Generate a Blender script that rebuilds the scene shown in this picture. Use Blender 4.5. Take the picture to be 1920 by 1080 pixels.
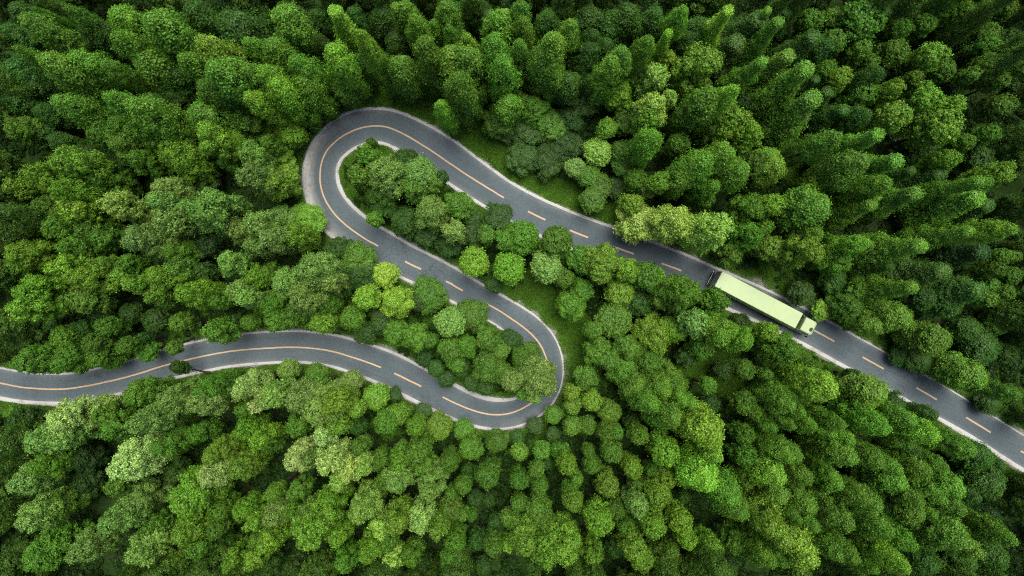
import bpy, bmesh, math, random
import numpy as np
from mathutils import Vector, Matrix

# ------------------------------------------------------------------ clear
for o in list(bpy.data.objects):
    bpy.data.objects.remove(o, do_unlink=True)
scene = bpy.context.scene
COL = scene.collection
R = math.radians

# ------------------------------------------------------------------ camera, sky, sun, exposure
CAM_H = 100.0            # drone height (m)
K = 12.0                 # photo pixels (1920 wide) per metre of ground
cam_d = bpy.data.cameras.new('camera')
cam_d.sensor_width = 36.0
cam_d.lens = K * CAM_H / 1920.0 * 36.0
cam_d.clip_end = 3000.0
cam = bpy.data.objects.new('camera', cam_d)
cam.location = (0, 0, CAM_H)
cam.rotation_euler = (0, 0, 0)
COL.objects.link(cam)
scene.camera = cam

SUN_EL, SUN_AZ = 75.0, 62.0      # azimuth: degrees counter-clockwise from +X (picture right)
world = bpy.data.worlds.new('World')
scene.world = world
world.use_nodes = True
wn = world.node_tree
sky = wn.nodes.new('ShaderNodeTexSky')
sky.sky_type = 'NISHITA'
sky.sun_disc = False
sky.sun_elevation = R(SUN_EL)
sky.sun_rotation = R(90.0 - SUN_AZ)
sky.air_density = 1.0
sky.dust_density = 4.0
sky.ozone_density = 1.0
bg = wn.nodes['Background']
bg.inputs['Strength'].default_value = 0.064
wn.links.new(sky.outputs['Color'], bg.inputs['Color'])

sun_d = bpy.data.lights.new('sun', 'SUN')
sun_d.energy = 1.5
sun_d.angle = R(34.0)
sun_d.color = (1.0, 0.95, 0.86)
sun = bpy.data.objects.new('sun', sun_d)
sdir = Vector((math.cos(R(SUN_EL)) * math.cos(R(SUN_AZ)), math.cos(R(SUN_EL)) * math.sin(R(SUN_AZ)), math.sin(R(SUN_EL))))
sun.rotation_euler = sdir.to_track_quat('Z', 'Y').to_euler()
sun.location = sdir * 60
COL.objects.link(sun)

vs = scene.view_settings
vs.view_transform = 'Standard'
vs.look = 'None'
vs.gamma = 1.0
vs.exposure = 1.7
vs.use_curve_mapping = False
scene.cycles.max_bounces = 4
scene.cycles.diffuse_bounces = 2
scene.cycles.glossy_bounces = 1
scene.cycles.transmission_bounces = 2
scene.cycles.use_denoising = False
scene.cycles.pixel_filter_type = 'BLACKMAN_HARRIS'
scene.cycles.filter_width = 1.1
scene.cycles.transparent_max_bounces = 4

# ------------------------------------------------------------------ helpers
def px(x, y, z=0.0):
    """photo pixel (1920x1080) -> point at height z on the ground plan below the drone"""
    s = K * CAM_H / (CAM_H - z)
    return ((x - 960.0) / s, -(y - 540.0) / s)

def link(o, parent=None):
    COL.objects.link(o)
    if parent is not None:
        o.parent = parent
    return o

def tag(o, label=None, cat=None, group=None, kind=None):
    if label: o['label'] = label
    if cat: o['category'] = cat
    if group: o['group'] = group
    if kind: o['kind'] = kind
    return o

def mesh_np(name, verts, faces4=None, faces3=None, mats=()):
    """fast mesh from numpy arrays of verts and quads / tris"""
    me = bpy.data.meshes.new(name)
    loops, starts, tot = [], [], 0
    n4 = 0 if faces4 is None else len(faces4)
    n3 = 0 if faces3 is None else len(faces3)
    me.vertices.add(len(verts))
    me.vertices.foreach_set('co', np.asarray(verts, dtype=np.float32).ravel())
    idx = []
    if n4: idx.append(np.asarray(faces4, dtype=np.int32).ravel())
    if n3: idx.append(np.asarray(faces3, dtype=np.int32).ravel())
    idx = np.concatenate(idx)
    me.loops.add(len(idx))
    me.loops.foreach_set('vertex_index', idx)
    me.polygons.add(n4 + n3)
    st = np.concatenate([np.arange(n4) * 4, n4 * 4 + np.arange(n3) * 3]).astype(np.int32)
    me.polygons.foreach_set('loop_start', st)
    me.update(calc_edges=True)
    for m in mats:
        me.materials.append(m)
    return me

def new_mat(name):
    m = bpy.data.materials.new(name)
    m.use_nodes = True
    nt = m.node_tree
    for n in list(nt.nodes):
        nt.nodes.remove(n)
    out = nt.nodes.new('ShaderNodeOutputMaterial')
    return m, nt, out

def N(nt, t, **kw):
    n = nt.nodes.new(t)
    for k, v in kw.items():
        if k.startswith('i_'):
            n.inputs[k[2:]].default_value = v
        else:
            setattr(n, k, v)
    return n

def ramp(nt, fac, stops):
    r = nt.nodes.new('ShaderNodeValToRGB')
    el = r.color_ramp.elements
    while len(el) < len(stops):
        el.new(0.5)
    for e, (p, c) in zip(el, stops):
        e.position = p
        e.color = c if len(c) == 4 else (*c, 1)
    nt.links.new(fac, r.inputs['Fac'])
    return r.outputs['Color']

def mixc(nt, fac, a, b, mode='MIX'):
    m = nt.nodes.new('ShaderNodeMix')
    m.data_type = 'RGBA'
    m.blend_type = mode
    for sock, v in ((m.inputs[0], fac), (m.inputs[6], a), (m.inputs[7], b)):
        if hasattr(v, 'is_linked') or hasattr(v, 'links'):
            nt.links.new(v, sock)
        else:
            sock.default_value = v if isinstance(v, (int, float)) else (*v, 1) if len(v) == 3 else v
    return m.outputs[2]

def math_n(nt, op, a, b=None, clamp=False):
    m = nt.nodes.new('ShaderNodeMath')
    m.operation = op
    m.use_clamp = clamp
    for i, v in enumerate((a, b)):
        if v is None: continue
        if hasattr(v, 'links'): nt.links.new(v, m.inputs[i])
        else: m.inputs[i].default_value = v
    return m.outputs[0]

def noise(nt, vec, scale, detail=3.0, rough=0.55):
    n = nt.nodes.new('ShaderNodeTexNoise')
    n.inputs['Scale'].default_value = scale
    n.inputs['Detail'].default_value = detail
    n.inputs['Roughness'].default_value = rough
    if vec is not None:
        nt.links.new(vec, n.inputs['Vector'])
    return n.outputs['Fac']

def principled(nt, out, color, rough=0.7, spec=0.3, metal=0.0, normal=None):
    p = nt.nodes.new('ShaderNodeBsdfPrincipled')
    if hasattr(color, 'links'): nt.links.new(color, p.inputs['Base Color'])
    else: p.inputs['Base Color'].default_value = (*color, 1)
    if hasattr(rough, 'links'): nt.links.new(rough, p.inputs['Roughness'])
    else: p.inputs['Roughness'].default_value = rough
    p.inputs['Specular IOR Level'].default_value = spec
    p.inputs['Metallic'].default_value = metal
    if normal is not None: nt.links.new(normal, p.inputs['Normal'])
    nt.links.new(p.outputs[0], out.inputs['Surface'])
    return p

def bump(nt, h, strength=0.3, dist=0.02):
    b = nt.nodes.new('ShaderNodeBump')
    b.inputs['Strength'].default_value = strength
    b.inputs['Distance'].default_value = dist
    nt.links.new(h, b.inputs['Height'])
    return b.outputs['Normal']

def simple_mat(name, col, rough=0.5, spec=0.4, metal=0.0, var=0.08, scale=3.0):
    m, nt, out = new_mat(name)
    tc = N(nt, 'ShaderNodeTexCoord')
    f = noise(nt, tc.outputs['Object'], scale, 4)
    lo = tuple(c * (1 - var) for c in col)
    hi = tuple(min(1, c * (1 + var)) for c in col)
    c = ramp(nt, f, [(0.3, lo), (0.7, hi)])
    principled(nt, out, c, rough, spec, metal)
    return m

# ------------------------------------------------------------------ materials
def leaf_material(name, translucent=0.16):
    """colour comes from the object's own colour, with random leaf-to-leaf and tree-to-tree variation"""
    m, nt, out = new_mat(name)
    oi = N(nt, 'ShaderNodeObjectInfo')
    at = N(nt, 'ShaderNodeAttribute', attribute_name='leafvar')
    tc = N(nt, 'ShaderNodeTexCoord')
    nz = noise(nt, tc.outputs['Object'], 0.55, 3)
    hs = N(nt, 'ShaderNodeHueSaturation')
    nt.links.new(oi.outputs['Color'], hs.inputs['Color'])
    hue = math_n(nt, 'ADD', math_n(nt, 'MULTIPLY', at.outputs['Fac'], 0.035), 0.4765)
    hue = math_n(nt, 'SUBTRACT', math_n(nt, 'ADD', hue, 0.012), math_n(nt, 'MULTIPLY', nz, 0.024))
    nt.links.new(hue, hs.inputs['Hue'])
    v1 = math_n(nt, 'ADD', math_n(nt, 'MULTIPLY', at.outputs['Fac'], 1.3), 0.34)
    v2 = math_n(nt, 'ADD', math_n(nt, 'MULTIPLY', nz, 0.7), 0.66)
    v3 = math_n(nt, 'ADD', math_n(nt, 'MULTIPLY', oi.outputs['Random'], 0.34), 0.84)
    val = math_n(nt, 'MULTIPLY', math_n(nt, 'MULTIPLY', v1, v2), v3)
    nt.links.new(val, hs.inputs['Value'])
    p = N(nt, 'ShaderNodeBsdfPrincipled')
    nt.links.new(hs.outputs['Color'], p.inputs['Base Color'])
    p.inputs['Roughness'].default_value = 0.48
    p.inputs['Specular IOR Level'].default_value = 0.15
    t = N(nt, 'ShaderNodeBsdfTranslucent')
    warm = mixc(nt, 1.0, hs.outputs['Color'], (1.05, 1.0, 0.7), 'MULTIPLY')
    nt.links.new(warm, t.inputs['Color'])
    mx = N(nt, 'ShaderNodeMixShader')
    mx.inputs[0].default_value = translucent
    nt.links.new(p.outputs[0], mx.inputs[1])
    nt.links.new(t.outputs[0], mx.inputs[2])
    nt.links.new(mx.outputs[0], out.inputs['Surface'])
    return m

M_LEAF = leaf_material('leaf')

def bark_material():
    m, nt, out = new_mat('bark')
    tc = N(nt, 'ShaderNodeTexCoord')
    mp = N(nt, 'ShaderNodeMapping')
    mp.inputs['Scale'].default_value = (6, 6, 0.8)
    nt.links.new(tc.outputs['Object'], mp.inputs['Vector'])
    f = noise(nt, mp.outputs['Vector'], 2.0, 5, 0.65)
    c = ramp(nt, f, [(0.3, (0.035, 0.029, 0.022)), (0.7, (0.10, 0.086, 0.066))])
    principled(nt, out, c, 0.9, 0.1, normal=bump(nt, f, 0.6, 0.03))
    return m
M_BARK = bark_material()

def ground_material():
    m, nt, out = new_mat('forest_soil_and_moss')
    g = N(nt, 'ShaderNodeNewGeometry')
    f1 = noise(nt, g.outputs['Position'], 0.16, 4)
    f2 = noise(nt, g.outputs['Position'], 2.3, 5, 0.7)
    f3 = noise(nt, g.outputs['Position'], 11.0, 3, 0.7)
    a = ramp(nt, f2, [(0.3, (0.010, 0.024, 0.006)), (0.6, (0.022, 0.050, 0.010)), (0.8, (0.04, 0.075, 0.016))])
    b = ramp(nt, f2, [(0.3, (0.018, 0.016, 0.010)), (0.7, (0.045, 0.042, 0.022))])
    c = mixc(nt, ramp(nt, f1, [(0.58, (0, 0, 0)), (0.72, (1, 1, 1))]), a, b)
    c = mixc(nt, 0.6, c, ramp(nt, f3, [(0.25, (0.35, 0.4, 0.35)), (0.75, (1.4, 1.5, 1.2))]), 'MULTIPLY')
    principled(nt, out, c, 0.95, 0.1, normal=bump(nt, f3, 0.7, 0.06))
    return m

def asphalt_material():
    m, nt, out = new_mat('worn_asphalt')
    g = N(nt, 'ShaderNodeNewGeometry')
    pos = g.outputs['Position']
    au = N(nt, 'ShaderNodeAttribute', attribute_name='across')     # -1 .. 1 over the carriageway
    al = N(nt, 'ShaderNodeAttribute', attribute_name='along')
    wear = N(nt, 'ShaderNodeAttribute', attribute_name='dust')
    f1 = noise(nt, pos, 0.12, 4)
    f2 = noise(nt, pos, 1.1, 5, 0.65)
    sp = noise(nt, pos, 6.5, 2, 0.8)
    sp2 = noise(nt, pos, 20.0, 2, 0.8)
    cmb = N(nt, 'ShaderNodeCombineXYZ')
    nt.links.new(math_n(nt, 'MULTIPLY', au.outputs['Fac'], 5.0), cmb.inputs['X'])
    nt.links.new(math_n(nt, 'MULTIPLY', al.outputs['Fac'], 0.05), cmb.inputs['Y'])
    streak = noise(nt, cmb.outputs['Vector'], 2.4, 4, 0.6)
    base = ramp(nt, f1, [(0.32, (0.053, 0.072, 0.081)), (0.68, (0.075, 0.098, 0.108))])
    base = mixc(nt, 0.32, base, ramp(nt, streak, [(0.3, (0.72, 0.72, 0.74)), (0.7, (1.28, 1.26, 1.24))]), 'MULTIPLY')
    base = mixc(nt, 0.5, base, ramp(nt, sp, [(0.28, (0.55, 0.55, 0.56)), (0.5, (1, 1, 1)), (0.72, (1.6, 1.6, 1.6))]), 'MULTIPLY')
    base = mixc(nt, 0.4, base, ramp(nt, sp2, [(0.3, (0.6, 0.6, 0.6)), (0.7, (1.5, 1.5, 1.5))]), 'MULTIPLY')
    # tar-sealed cracks and darker repair patches
    vo = N(nt, 'ShaderNodeTexVoronoi', feature='DISTANCE_TO_EDGE')
    vo.inputs['Scale'].default_value = 0.22
    wv = N(nt, 'ShaderNodeTexNoise'); wv.inputs['Scale'].default_value = 0.8; wv.inputs['Detail'].default_value = 4
    nt.links.new(pos, wv.inputs['Vector'])
    vadd = N(nt, 'ShaderNodeVectorMath', operation='MULTIPLY_ADD')
    nt.links.new(wv.outputs['Color'], vadd.inputs[0]); vadd.inputs[1].default_value = (1.6, 1.6, 1.6); nt.links.new(pos, vadd.inputs[2])
    nt.links.new(vadd.outputs[0], vo.inputs['Vector'])
    crack = ramp(nt, vo.outputs['Distance'], [(0.0, (1, 1, 1)), (0.016, (0, 0, 0))])
    cmask = ramp(nt, noise(nt, pos, 0.09, 2), [(0.48, (0, 0, 0)), (0.60, (0.55, 0.55, 0.55))])
    base = mixc(nt, math_n(nt, 'MULTIPLY', crack, cmask), base, (0.022, 0.024, 0.026))
    # pale dust swept to the edges and to the outside of the upper bend
    edge = math_n(nt, 'POWER', math_n(nt, 'ABSOLUTE', au.outputs['Fac']), 7.0)
    edge = math_n(nt, 'MULTIPLY', edge, math_n(nt, 'ADD', math_n(nt, 'MULTIPLY', f2, 1.3), -0.25), clamp=True)
    dust = math_n(nt, 'MULTIPLY', wear.outputs['Fac'], math_n(nt, 'ADD', math_n(nt, 'MULTIPLY', f2, 1.5), -0.05), clamp=True)
    tot = math_n(nt, 'MAXIMUM', math_n(nt, 'MULTIPLY', edge, 0.55), dust)
    c = mixc(nt, tot, base, (0.33, 0.325, 0.31))
    principled(nt, out, c, 0.88, 0.25, normal=bump(nt, sp2, 0.35, 0.01))
    return m

def kerb_material(name, lo, hi, dirt):
    m, nt, out = new_mat(name)
    g = N(nt, 'ShaderNodeNewGeometry')
    pos = g.outputs['Position']
    f1 = noise(nt, pos, 0.45, 5, 0.65)
    f2 = noise(nt, pos, 4.0, 5, 0.7)
    f3 = noise(nt, pos, 13.0, 3, 0.8)
    c = ramp(nt, f2, [(0.3, lo), (0.7, hi)])
    c = mixc(nt, ramp(nt, f1, [(0.54, (0, 0, 0)), (0.70, (1, 1, 1))]), c, dirt)
    c = mixc(nt, 0.8, c, ramp(nt, f3, [(0.3, (0.8, 0.8, 0.79)), (0.6, (1.06, 1.06, 1.06))]), 'MULTIPLY')
    principled(nt, out, c, 0.9, 0.2, normal=bump(nt, f3, 0.5, 0.02))
    return m

def marking_material(name, c0, c1):
    m, nt, out = new_mat(name)
    g = N(nt, 'ShaderNodeNewGeometry')
    f1 = noise(nt, g.outputs['Position'], 0.25, 3)
    f2 = noise(nt, g.outputs['Position'], 7.0, 5, 0.75)
    c = mixc(nt, ramp(nt, f1, [(0.35, (0, 0, 0)), (0.65, (1, 1, 1))]), c0, c1)
    c = mixc(nt, ramp(nt, f2, [(0.52, (0, 0, 0)), (0.75, (0.85, 0.85, 0.85))]), c, (0.11, 0.11, 0.11))
    principled(nt, out, c, 0.7, 0.3)
    return m

M_GROUND = ground_material()
M_ASPHALT = asphalt_material()
M_KERB = kerb_material('pale_concrete_kerb', (0.33, 0.335, 0.325), (0.42, 0.425, 0.412), (0.24, 0.23, 0.21))
M_GRAVEL = kerb_material('gravel_shoulder', (0.10, 0.10, 0.095), (0.26, 0.255, 0.24), (0.06, 0.07, 0.045))
M_LINE = marking_material('orange_line_paint', (0.42, 0.265, 0.145), (0.40, 0.315, 0.205))
M_WHITE = marking_material('white_line_paint', (0.62, 0.62, 0.60), (0.52, 0.52, 0.50))

# ------------------------------------------------------------------ the road: yellow line traced as a plan
# (x, y, asphalt half width left, right) in plan pixels; travelling from the left edge to the right edge
ROAD_PX = [(-330, 640, 26, 26), (-200, 672, 26, 26), (-90, 702, 26, 25), (0, 718, 26, 24), (50, 727, 26, 23), (125, 729, 26, 23), (200, 716, 26, 24), (255, 702, 26, 24), (310, 685, 27, 24),
 (380, 668, 27, 25), (430, 659, 28, 25), (480, 654, 28, 25), (555, 651, 28, 25), (615, 657, 28, 25), (665, 671, 29, 25), (715, 689, 31, 26),
 (765, 712, 30, 26), (829, 744, 27, 26), (872, 764, 25, 25), (903, 774, 24, 24), (931, 778, 24, 24), (960, 774, 22, 25), (985, 763, 19, 26),
 (1006, 748, 18, 26), (1021, 728, 18, 26), (1028, 703, 18, 26), (1026, 677, 18, 27), (1016, 651, 20, 28), (1004, 634, 22, 28), (985, 616, 23, 28), (968, 604, 24, 27), (937, 583, 24, 25),
 (906, 566, 24, 24), (868, 545, 25, 26), (836, 527, 25, 27), (790, 505, 26, 29), (759, 490, 27, 29), (710, 462, 29, 30), (680, 445, 30, 30), (645, 419, 31, 31), (620, 392, 30, 31),
 (605, 363, 28, 30), (600, 335, 27, 29), (603, 305, 27, 28), (615, 280, 28, 28), (640, 257, 31, 28), (670, 242, 32, 28), (700, 236, 29, 28), (728, 239, 30, 28), (760, 253, 32, 28),
 (800, 277, 35, 29), (840, 304, 36, 29), (880, 331, 33, 29), (945, 371, 28, 29), (1007, 405, 29, 28), (1086, 439, 30, 28), (1171, 470, 31, 28), (1260, 501, 28, 28),
 (1340, 534, 27, 28), (1430, 573, 27, 28), (1527, 620, 26, 28), (1590, 655, 26, 28), (1636, 680, 26, 27), (1737, 738, 27, 26), (1833, 796, 26, 22), (1916, 847, 26, 24),
 (2010, 902, 26, 25), (2120, 960, 26, 26), (2280, 1035, 26, 26)]

def catmull(P, step):
    P = np.array(P, dtype=float)
    out = []
    for i in range(1, len(P) - 2):
        p0, p1, p2, p3 = P[i - 1], P[i], P[i + 1], P[i + 2]
        n = max(2, int(np.linalg.norm(p2[:2] - p1[:2]) / step))
        for j in range(n):
            t = j / n
            out.append(0.5 * ((2 * p1) + (-p0 + p2) * t + (2 * p0 - 5 * p1 + 4 * p2 - p3) * t * t + (-p0 + 3 * p1 - 3 * p2 + p3) * t ** 3))
    return np.array(out)

path = catmull(ROAD_PX, 3.0)
for _ in range(14):
    path[1:-1] = 0.25 * path[:-2] + 0.5 * path[1:-1] + 0.25 * path[2:]
PATH_PX = path[:, :2].copy()
C = np.stack([(path[:, 0] - 960) / K, -(path[:, 1] - 540) / K], 1)      # world centre line
HL, HR = path[:, 2] / K, path[:, 3] / K
T = np.gradient(C, axis=0)
T /= np.linalg.norm(T, axis=1)[:, None]
NL = np.stack([-T[:, 1], T[:, 0]], 1)                                    # left-hand normal
S = np.concatenate([[0], np.cumsum(np.linalg.norm(np.diff(C, axis=0), axis=1))])

def nearest_px(x, y):
    return int(np.argmin((PATH_PX[:, 0] - x) ** 2 + (PATH_PX[:, 1] - y) ** 2))

def road_dist(x, y):
    """distance of a ground point to the centre line"""
    d = (C[:, 0] - x) ** 2 + (C[:, 1] - y) ** 2
    return math.sqrt(d.min())

def smooth_noise(n, rng, k):
    a = rng.normal(size=n)
    ker = np.hanning(k); ker /= ker.sum()
    a = np.convolve(np.concatenate([a[-k:], a, a[:k]]), ker, 'same')[k:-k]
    return a / (a.std() + 1e-9)

def strip(name, rows, mat, attrs=None, closed=False):
    """rows: list of (n,3) arrays running along the path; faces between neighbours"""
    n = len(rows[0]); k = len(rows)
    V = np.stack(rows, 1).reshape(-1, 3)
    i = np.arange(n - 1)[:, None] * k
    j = np.arange(k - 1)[None, :]
    a = (i + j).ravel()
    F = np.stack([a, a + 1, a + k + 1, a + k], 1)
    me = mesh_np(name, V, faces4=F[:, ::-1], mats=[mat])
    if attrs:
        for an, av in attrs.items():
            at = me.attributes.new(an, 'FLOAT', 'POINT')
            at.data.foreach_set('value', np.asarray(av, dtype=np.float32).ravel())
    return me

def offs(sel, d, z):
    """points at signed left-hand offset d (array or number) and height z along path[sel]"""
    d = np.broadcast_to(d, (len(sel),)); z = np.broadcast_to(z, (len(sel),))
    p = C[sel] + NL[sel] * d[:, None]
    return np.column_stack([p, z])

ALL = np.arange(len(C))
rng = np.random.default_rng(7)
# carriageway, seven rows across so that the wear can follow it
us = np.array([1, 0.85, 0.6, 0.3, 0.0, -0.3, -0.6, -0.85, -1])
rows, acr, alo, dst = [], [], [], []
HAIR = np.exp(-((PATH_PX[:, 0] - 600) ** 2 + (PATH_PX[:, 1] - 335) ** 2) / (2 * 75 ** 2))      # outside of the upper bend
HAIR2 = np.exp(-((PATH_PX[:, 0] - 990) ** 2 + (PATH_PX[:, 1] - 775) ** 2) / (2 * 60 ** 2))
for u in us:
    w = np.where(u > 0, HL + 0.02, HR + 0.02)
    rows.append(offs(ALL, u * w, 0.030 + 0.05 * (1 - u * u)))
    acr.append(np.full(len(ALL), u)); alo.append(S)
    du = (max(0, u - 0.25) / 0.75) ** 1.6 * HAIR * 1.8 + (max(0, -u - 0.2) / 0.8) ** 1.5 * HAIR2 * 0.35
    dst.append(du)
me = strip('road', rows, M_ASPHALT, {'across': np.stack(acr, 1), 'along': np.stack(alo, 1), 'dust': np.stack(dst, 1)})
road = link(bpy.data.objects.new('road', me))
tag(road, kind='structure')

def kerb(name, side, wid_px):
    """raised pale kerb strip; wid_px: function index -> width in plan pixels"""
    h = HL if side > 0 else HR
    w = wid_px / K * 0.85
    r = np.random.default_rng(3 if side > 0 else 4)
    jit = smooth_noise(len(ALL), r, 9) * 0.02
    i0 = side * (h + 0.02); 
    z = 0.13 + smooth_noise(len(ALL), r, 25) * 0.008
    o1 = side * (h + w + jit)
    rows = [offs(ALL, i0, -0.05), offs(ALL, i0 + side * 0.012, z - 0.02), offs(ALL, i0 + side * 0.035, z), offs(ALL, o1 - side * 0.03, z), offs(ALL, o1, z - 0.02), offs(ALL, o1 + side * 0.01, -0.08)]
    if side > 0:
        rows = rows[::-1]
    o = link(bpy.data.objects.new(name, strip(name, rows, M_KERB)))
    tag(o, kind='structure')
    return h + w + jit

def profile(points):
    """piecewise-linear value along the road from (photo x, photo y, value)"""
    ii = np.array([nearest_px(x, y) for x, y, v in points]); vv = np.array([v for _, _, v in points], float)
    o = np.argsort(ii)
    return np.interp(ALL, ii[o], vv[o])

KW_R = profile([(-80, 700, 9), (125, 729, 9), (310, 685, 7), (600, 655, 6), (765, 712, 9), (900, 773, 8), (985, 763, 5), (1028, 703, 4), (1004, 634, 5), (906, 566, 6), (760, 490, 7), (645, 419, 8), (600, 335, 9),
                (640, 257, 7), (800, 277, 8), (900, 343, 8), (1100, 445, 7), (1527, 620, 9), (1737, 738, 8), (1833, 796, 11), (1916, 847, 10)])
KW_L = profile([(0, 718, 5), (480, 654, 5), (715, 689, 7), (829, 744, 8), (903, 774, 11), (960, 774, 8), (1028, 703, 3), (1004, 634, 3), (906, 566, 6), (760, 490, 7), (645, 419, 7), (600, 335, 8),
                (640, 257, 6), (700, 236, 7), (800, 277, 7), (945, 371, 7), (1260, 501, 7), (1430, 573, 6), (1590, 655, 5), (1737, 738, 4), (1916, 847, 4)])
OUT_R = kerb('kerb_right', -1, KW_R)
OUT_L = kerb('kerb_left', 1, KW_L)

# gravel shoulder behind the kerbs
SW_R = profile([(0, 718, 2), (765, 712, 3), (931, 778, 5), (985, 763, 14), (1028, 703, 10), (1004, 634, 9), (906, 566, 7), (760, 490, 7), (645, 419, 3), (600, 335, 2), (800, 277, 3), (1260, 501, 3), (1833, 796, 4), (1916, 847, 4)])
SW_L = profile([(0, 718, 2), (715, 689, 5), (829, 744, 6), (931, 778, 7), (1028, 703, 2), (760, 490, 3), (600, 335, 3), (700, 236, 3), (800, 277, 4), (945, 371, 3), (1260, 501, 7), (1430, 573, 11), (1590, 655, 8), (1700, 717, 12), (1833, 796, 13), (1916, 847, 11)])
for side, inner, sw, nm in ((-1, OUT_R, SW_R, 'shoulder_right'), (1, OUT_L, SW_L, 'shoulder_left')):
    r = np.random.default_rng(11 + side)
    w = np.maximum(0.08, sw / K * (1 + 0.35 * smooth_noise(len(ALL), r, 31)) + 0.05 * smooth_noise(len(ALL), r, 7))
    rows = [offs(ALL, side * (inner - 0.05), 0.045), offs(ALL, side * (inner + w * 0.5), 0.05), offs(ALL, side * (inner + w), 0.0), offs(ALL, side * (inner + w + 0.05), -0.1)]
    if side > 0: rows = rows[::-1]
    o = link(bpy.data.objects.new(nm, strip(nm, rows, M_GRAVEL)))
    tag(o, kind='structure')

# centre line: solid runs and dashes, each a child of the road
def marking(p0, p1, half=0.115, mat=None, off=0.0, name='centre_line_marking', z=0.086):
    a, b = nearest_px(*p0), nearest_px(*p1)
    if a > b: a, b = b, a
    sel = np.arange(a, b + 1)
    r = np.random.default_rng(a)
    j = smooth_noise(len(ALL), r, 7)[sel] * 0.008
    zz = z - 0.05 * abs(off / 2.3) ** 2
    rows = [offs(sel, off + half + j, zz), offs(sel, off, zz + 0.001), offs(sel, off - half + j, zz)]
    o = bpy.data.objects.new(name, strip(name, rows, mat or M_LINE))
    link(o, road)
    return o

for a, b in [((-320, 642), (715, 689)), ((829, 744), (906, 566)), ((710, 462), (945, 371))]:
    marking(a, b)
for a, b in [((740, 701), (790, 723)), ((836, 527), (868, 545)), ((759, 489), (790, 505)), ((989, 396), (1024, 413)), ((1069, 432), (1103, 445)), ((1154, 464), (1188, 475)),
             ((1241, 493), (1278, 508)), ((1330, 530), (1366, 545)), ((1424, 571), (1462, 588)), ((1524, 619), (1564, 640)), ((1616, 669), (1656, 691)), ((1718, 727), (1757, 748)), ((1810, 782), (1856, 810)), ((1914, 846), (1956, 871)),
             ((2010, 902), (2050, 923))]:
    marking(a, b, half=0.13)

# ------------------------------------------------------------------ ground: one sheet to the horizon
def build_ground():
    # the fine sheet under the forest, then a coarse skirt to the horizon in the same mesh
    xs = np.concatenate([[-1500, -700, -300, -160], np.arange(-120, 120.1, 1.5), [160, 300, 700, 1500]])
    ys = np.concatenate([[-1500, -700, -300, -140], np.arange(-85, 85.1, 1.5), [140, 300, 700, 1500]])
    X, Y = np.meshgrid(xs, ys)
    d = np.full(X.shape, 1e9)
    for c in C[::6]:
        d = np.minimum(d, (X - c[0]) ** 2 + (Y - c[1]) ** 2)
    d = np.sqrt(d)
    f = np.clip((d - 4.5) / 6.0, 0, 1)
    z = 0.35 * np.sin(X * 0.21 + 1.3 * np.sin(Y * 0.13)) * np.cos(Y * 0.19 + 0.7) + 0.22 * np.sin(X * 0.53 + Y * 0.41) + 0.12 * np.sin(X * 1.1 - Y * 0.9)
    Z = z * f - 0.03
    n, k = X.shape
    V = np.stack([X, Y, Z], -1).reshape(-1, 3)
    i = np.arange(n - 1)[:, None] * k; j = np.arange(k - 1)[None, :]
    a = (i + j).ravel()
    me = mesh_np('ground', V, faces4=np.stack([a, a + 1, a + k + 1, a + k], 1), mats=[M_GROUND])
    me.polygons.foreach_set('use_smooth', np.ones(len(me.polygons), dtype=bool))
    o = link(bpy.data.objects.new('ground', me))
    tag(o, kind='structure')
build_ground()

# ------------------------------------------------------------------ tree prototypes
def leaf_mesh(name, P, Nrm, size, rg):
    """one bent leaf sprig (two triangles folded along the midrib) at each point P with normal Nrm"""
    n = len(P)
    Nrm = Nrm / (np.linalg.norm(Nrm, axis=1)[:, None] + 1e-9)
    ref = rg.normal(size=(n, 3))
    t = np.cross(Nrm, ref); t /= (np.linalg.norm(t, axis=1)[:, None] + 1e-9)
    b = np.cross(Nrm, t)
    L = (size * rg.uniform(0.65, 1.35, n))[:, None]
    W = L * rg.uniform(0.55, 0.85, n)[:, None]
    fold = rg.uniform(-0.35, 0.1, n)[:, None] * W
    v0 = P - t * L
    v1 = P + b * W + Nrm * fold
    v2 = P + t * L
    v3 = P - b * W + Nrm * fold
    V = np.stack([v0, v1, v2, v3], 1).reshape(-1, 3)
    i = np.arange(n) * 4
    F = np.concatenate([np.stack([i, i + 1, i + 2], 1), np.stack([i, i + 2, i + 3], 1)])
    me = mesh_np(name, V, faces3=F, mats=[M_LEAF])
    at = me.attributes.new('leafvar', 'FLOAT', 'POINT')
    at.data.foreach_set('value', np.repeat(rg.beta(2.0, 2.4, n), 4).astype(np.float32))
    return me

def unit(rg, n):
    v = rg.normal(size=(n, 3))
    return v / np.linalg.norm(v, axis=1)[:, None]

def clump_leaves(cent, outw, rc, per, rg, jit=0.55):
    """leaves over the outward side of each clump"""
    n = len(cent)
    c = np.repeat(cent, per, 0); o = np.repeat(outw, per, 0); r = np.repeat(rc, per)[:, None]
    d = unit(rg, n * per)
    d = d + o * 0.75 + np.array([0, 0, 0.25])
    d /= np.linalg.norm(d, axis=1)[:, None]
    P = c + d * r * rg.uniform(0.55, 1.15, n * per)[:, None]
    Nn = d + o * 0.35 + rg.normal(size=(n * per, 3)) * jit
    return P, Nn

def prof(kind, t):
    if kind == 'S':
        return np.clip(1 - t, 0, 1) ** 0.80 * np.clip(t / 0.30, 0.25, 1) ** 0.5 * 1.12
    if kind == 'C':
        return np.sqrt(np.clip(1 - t ** 5, 0, 1)) * (0.62 + 0.38 * np.clip(t / 0.55, 0, 1)) * np.clip((1 - t) * 9, 0, 1) ** 0.35
    return np.sqrt(np.clip(1 - (2 * t - 1) ** 2, 0, 1))

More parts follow.
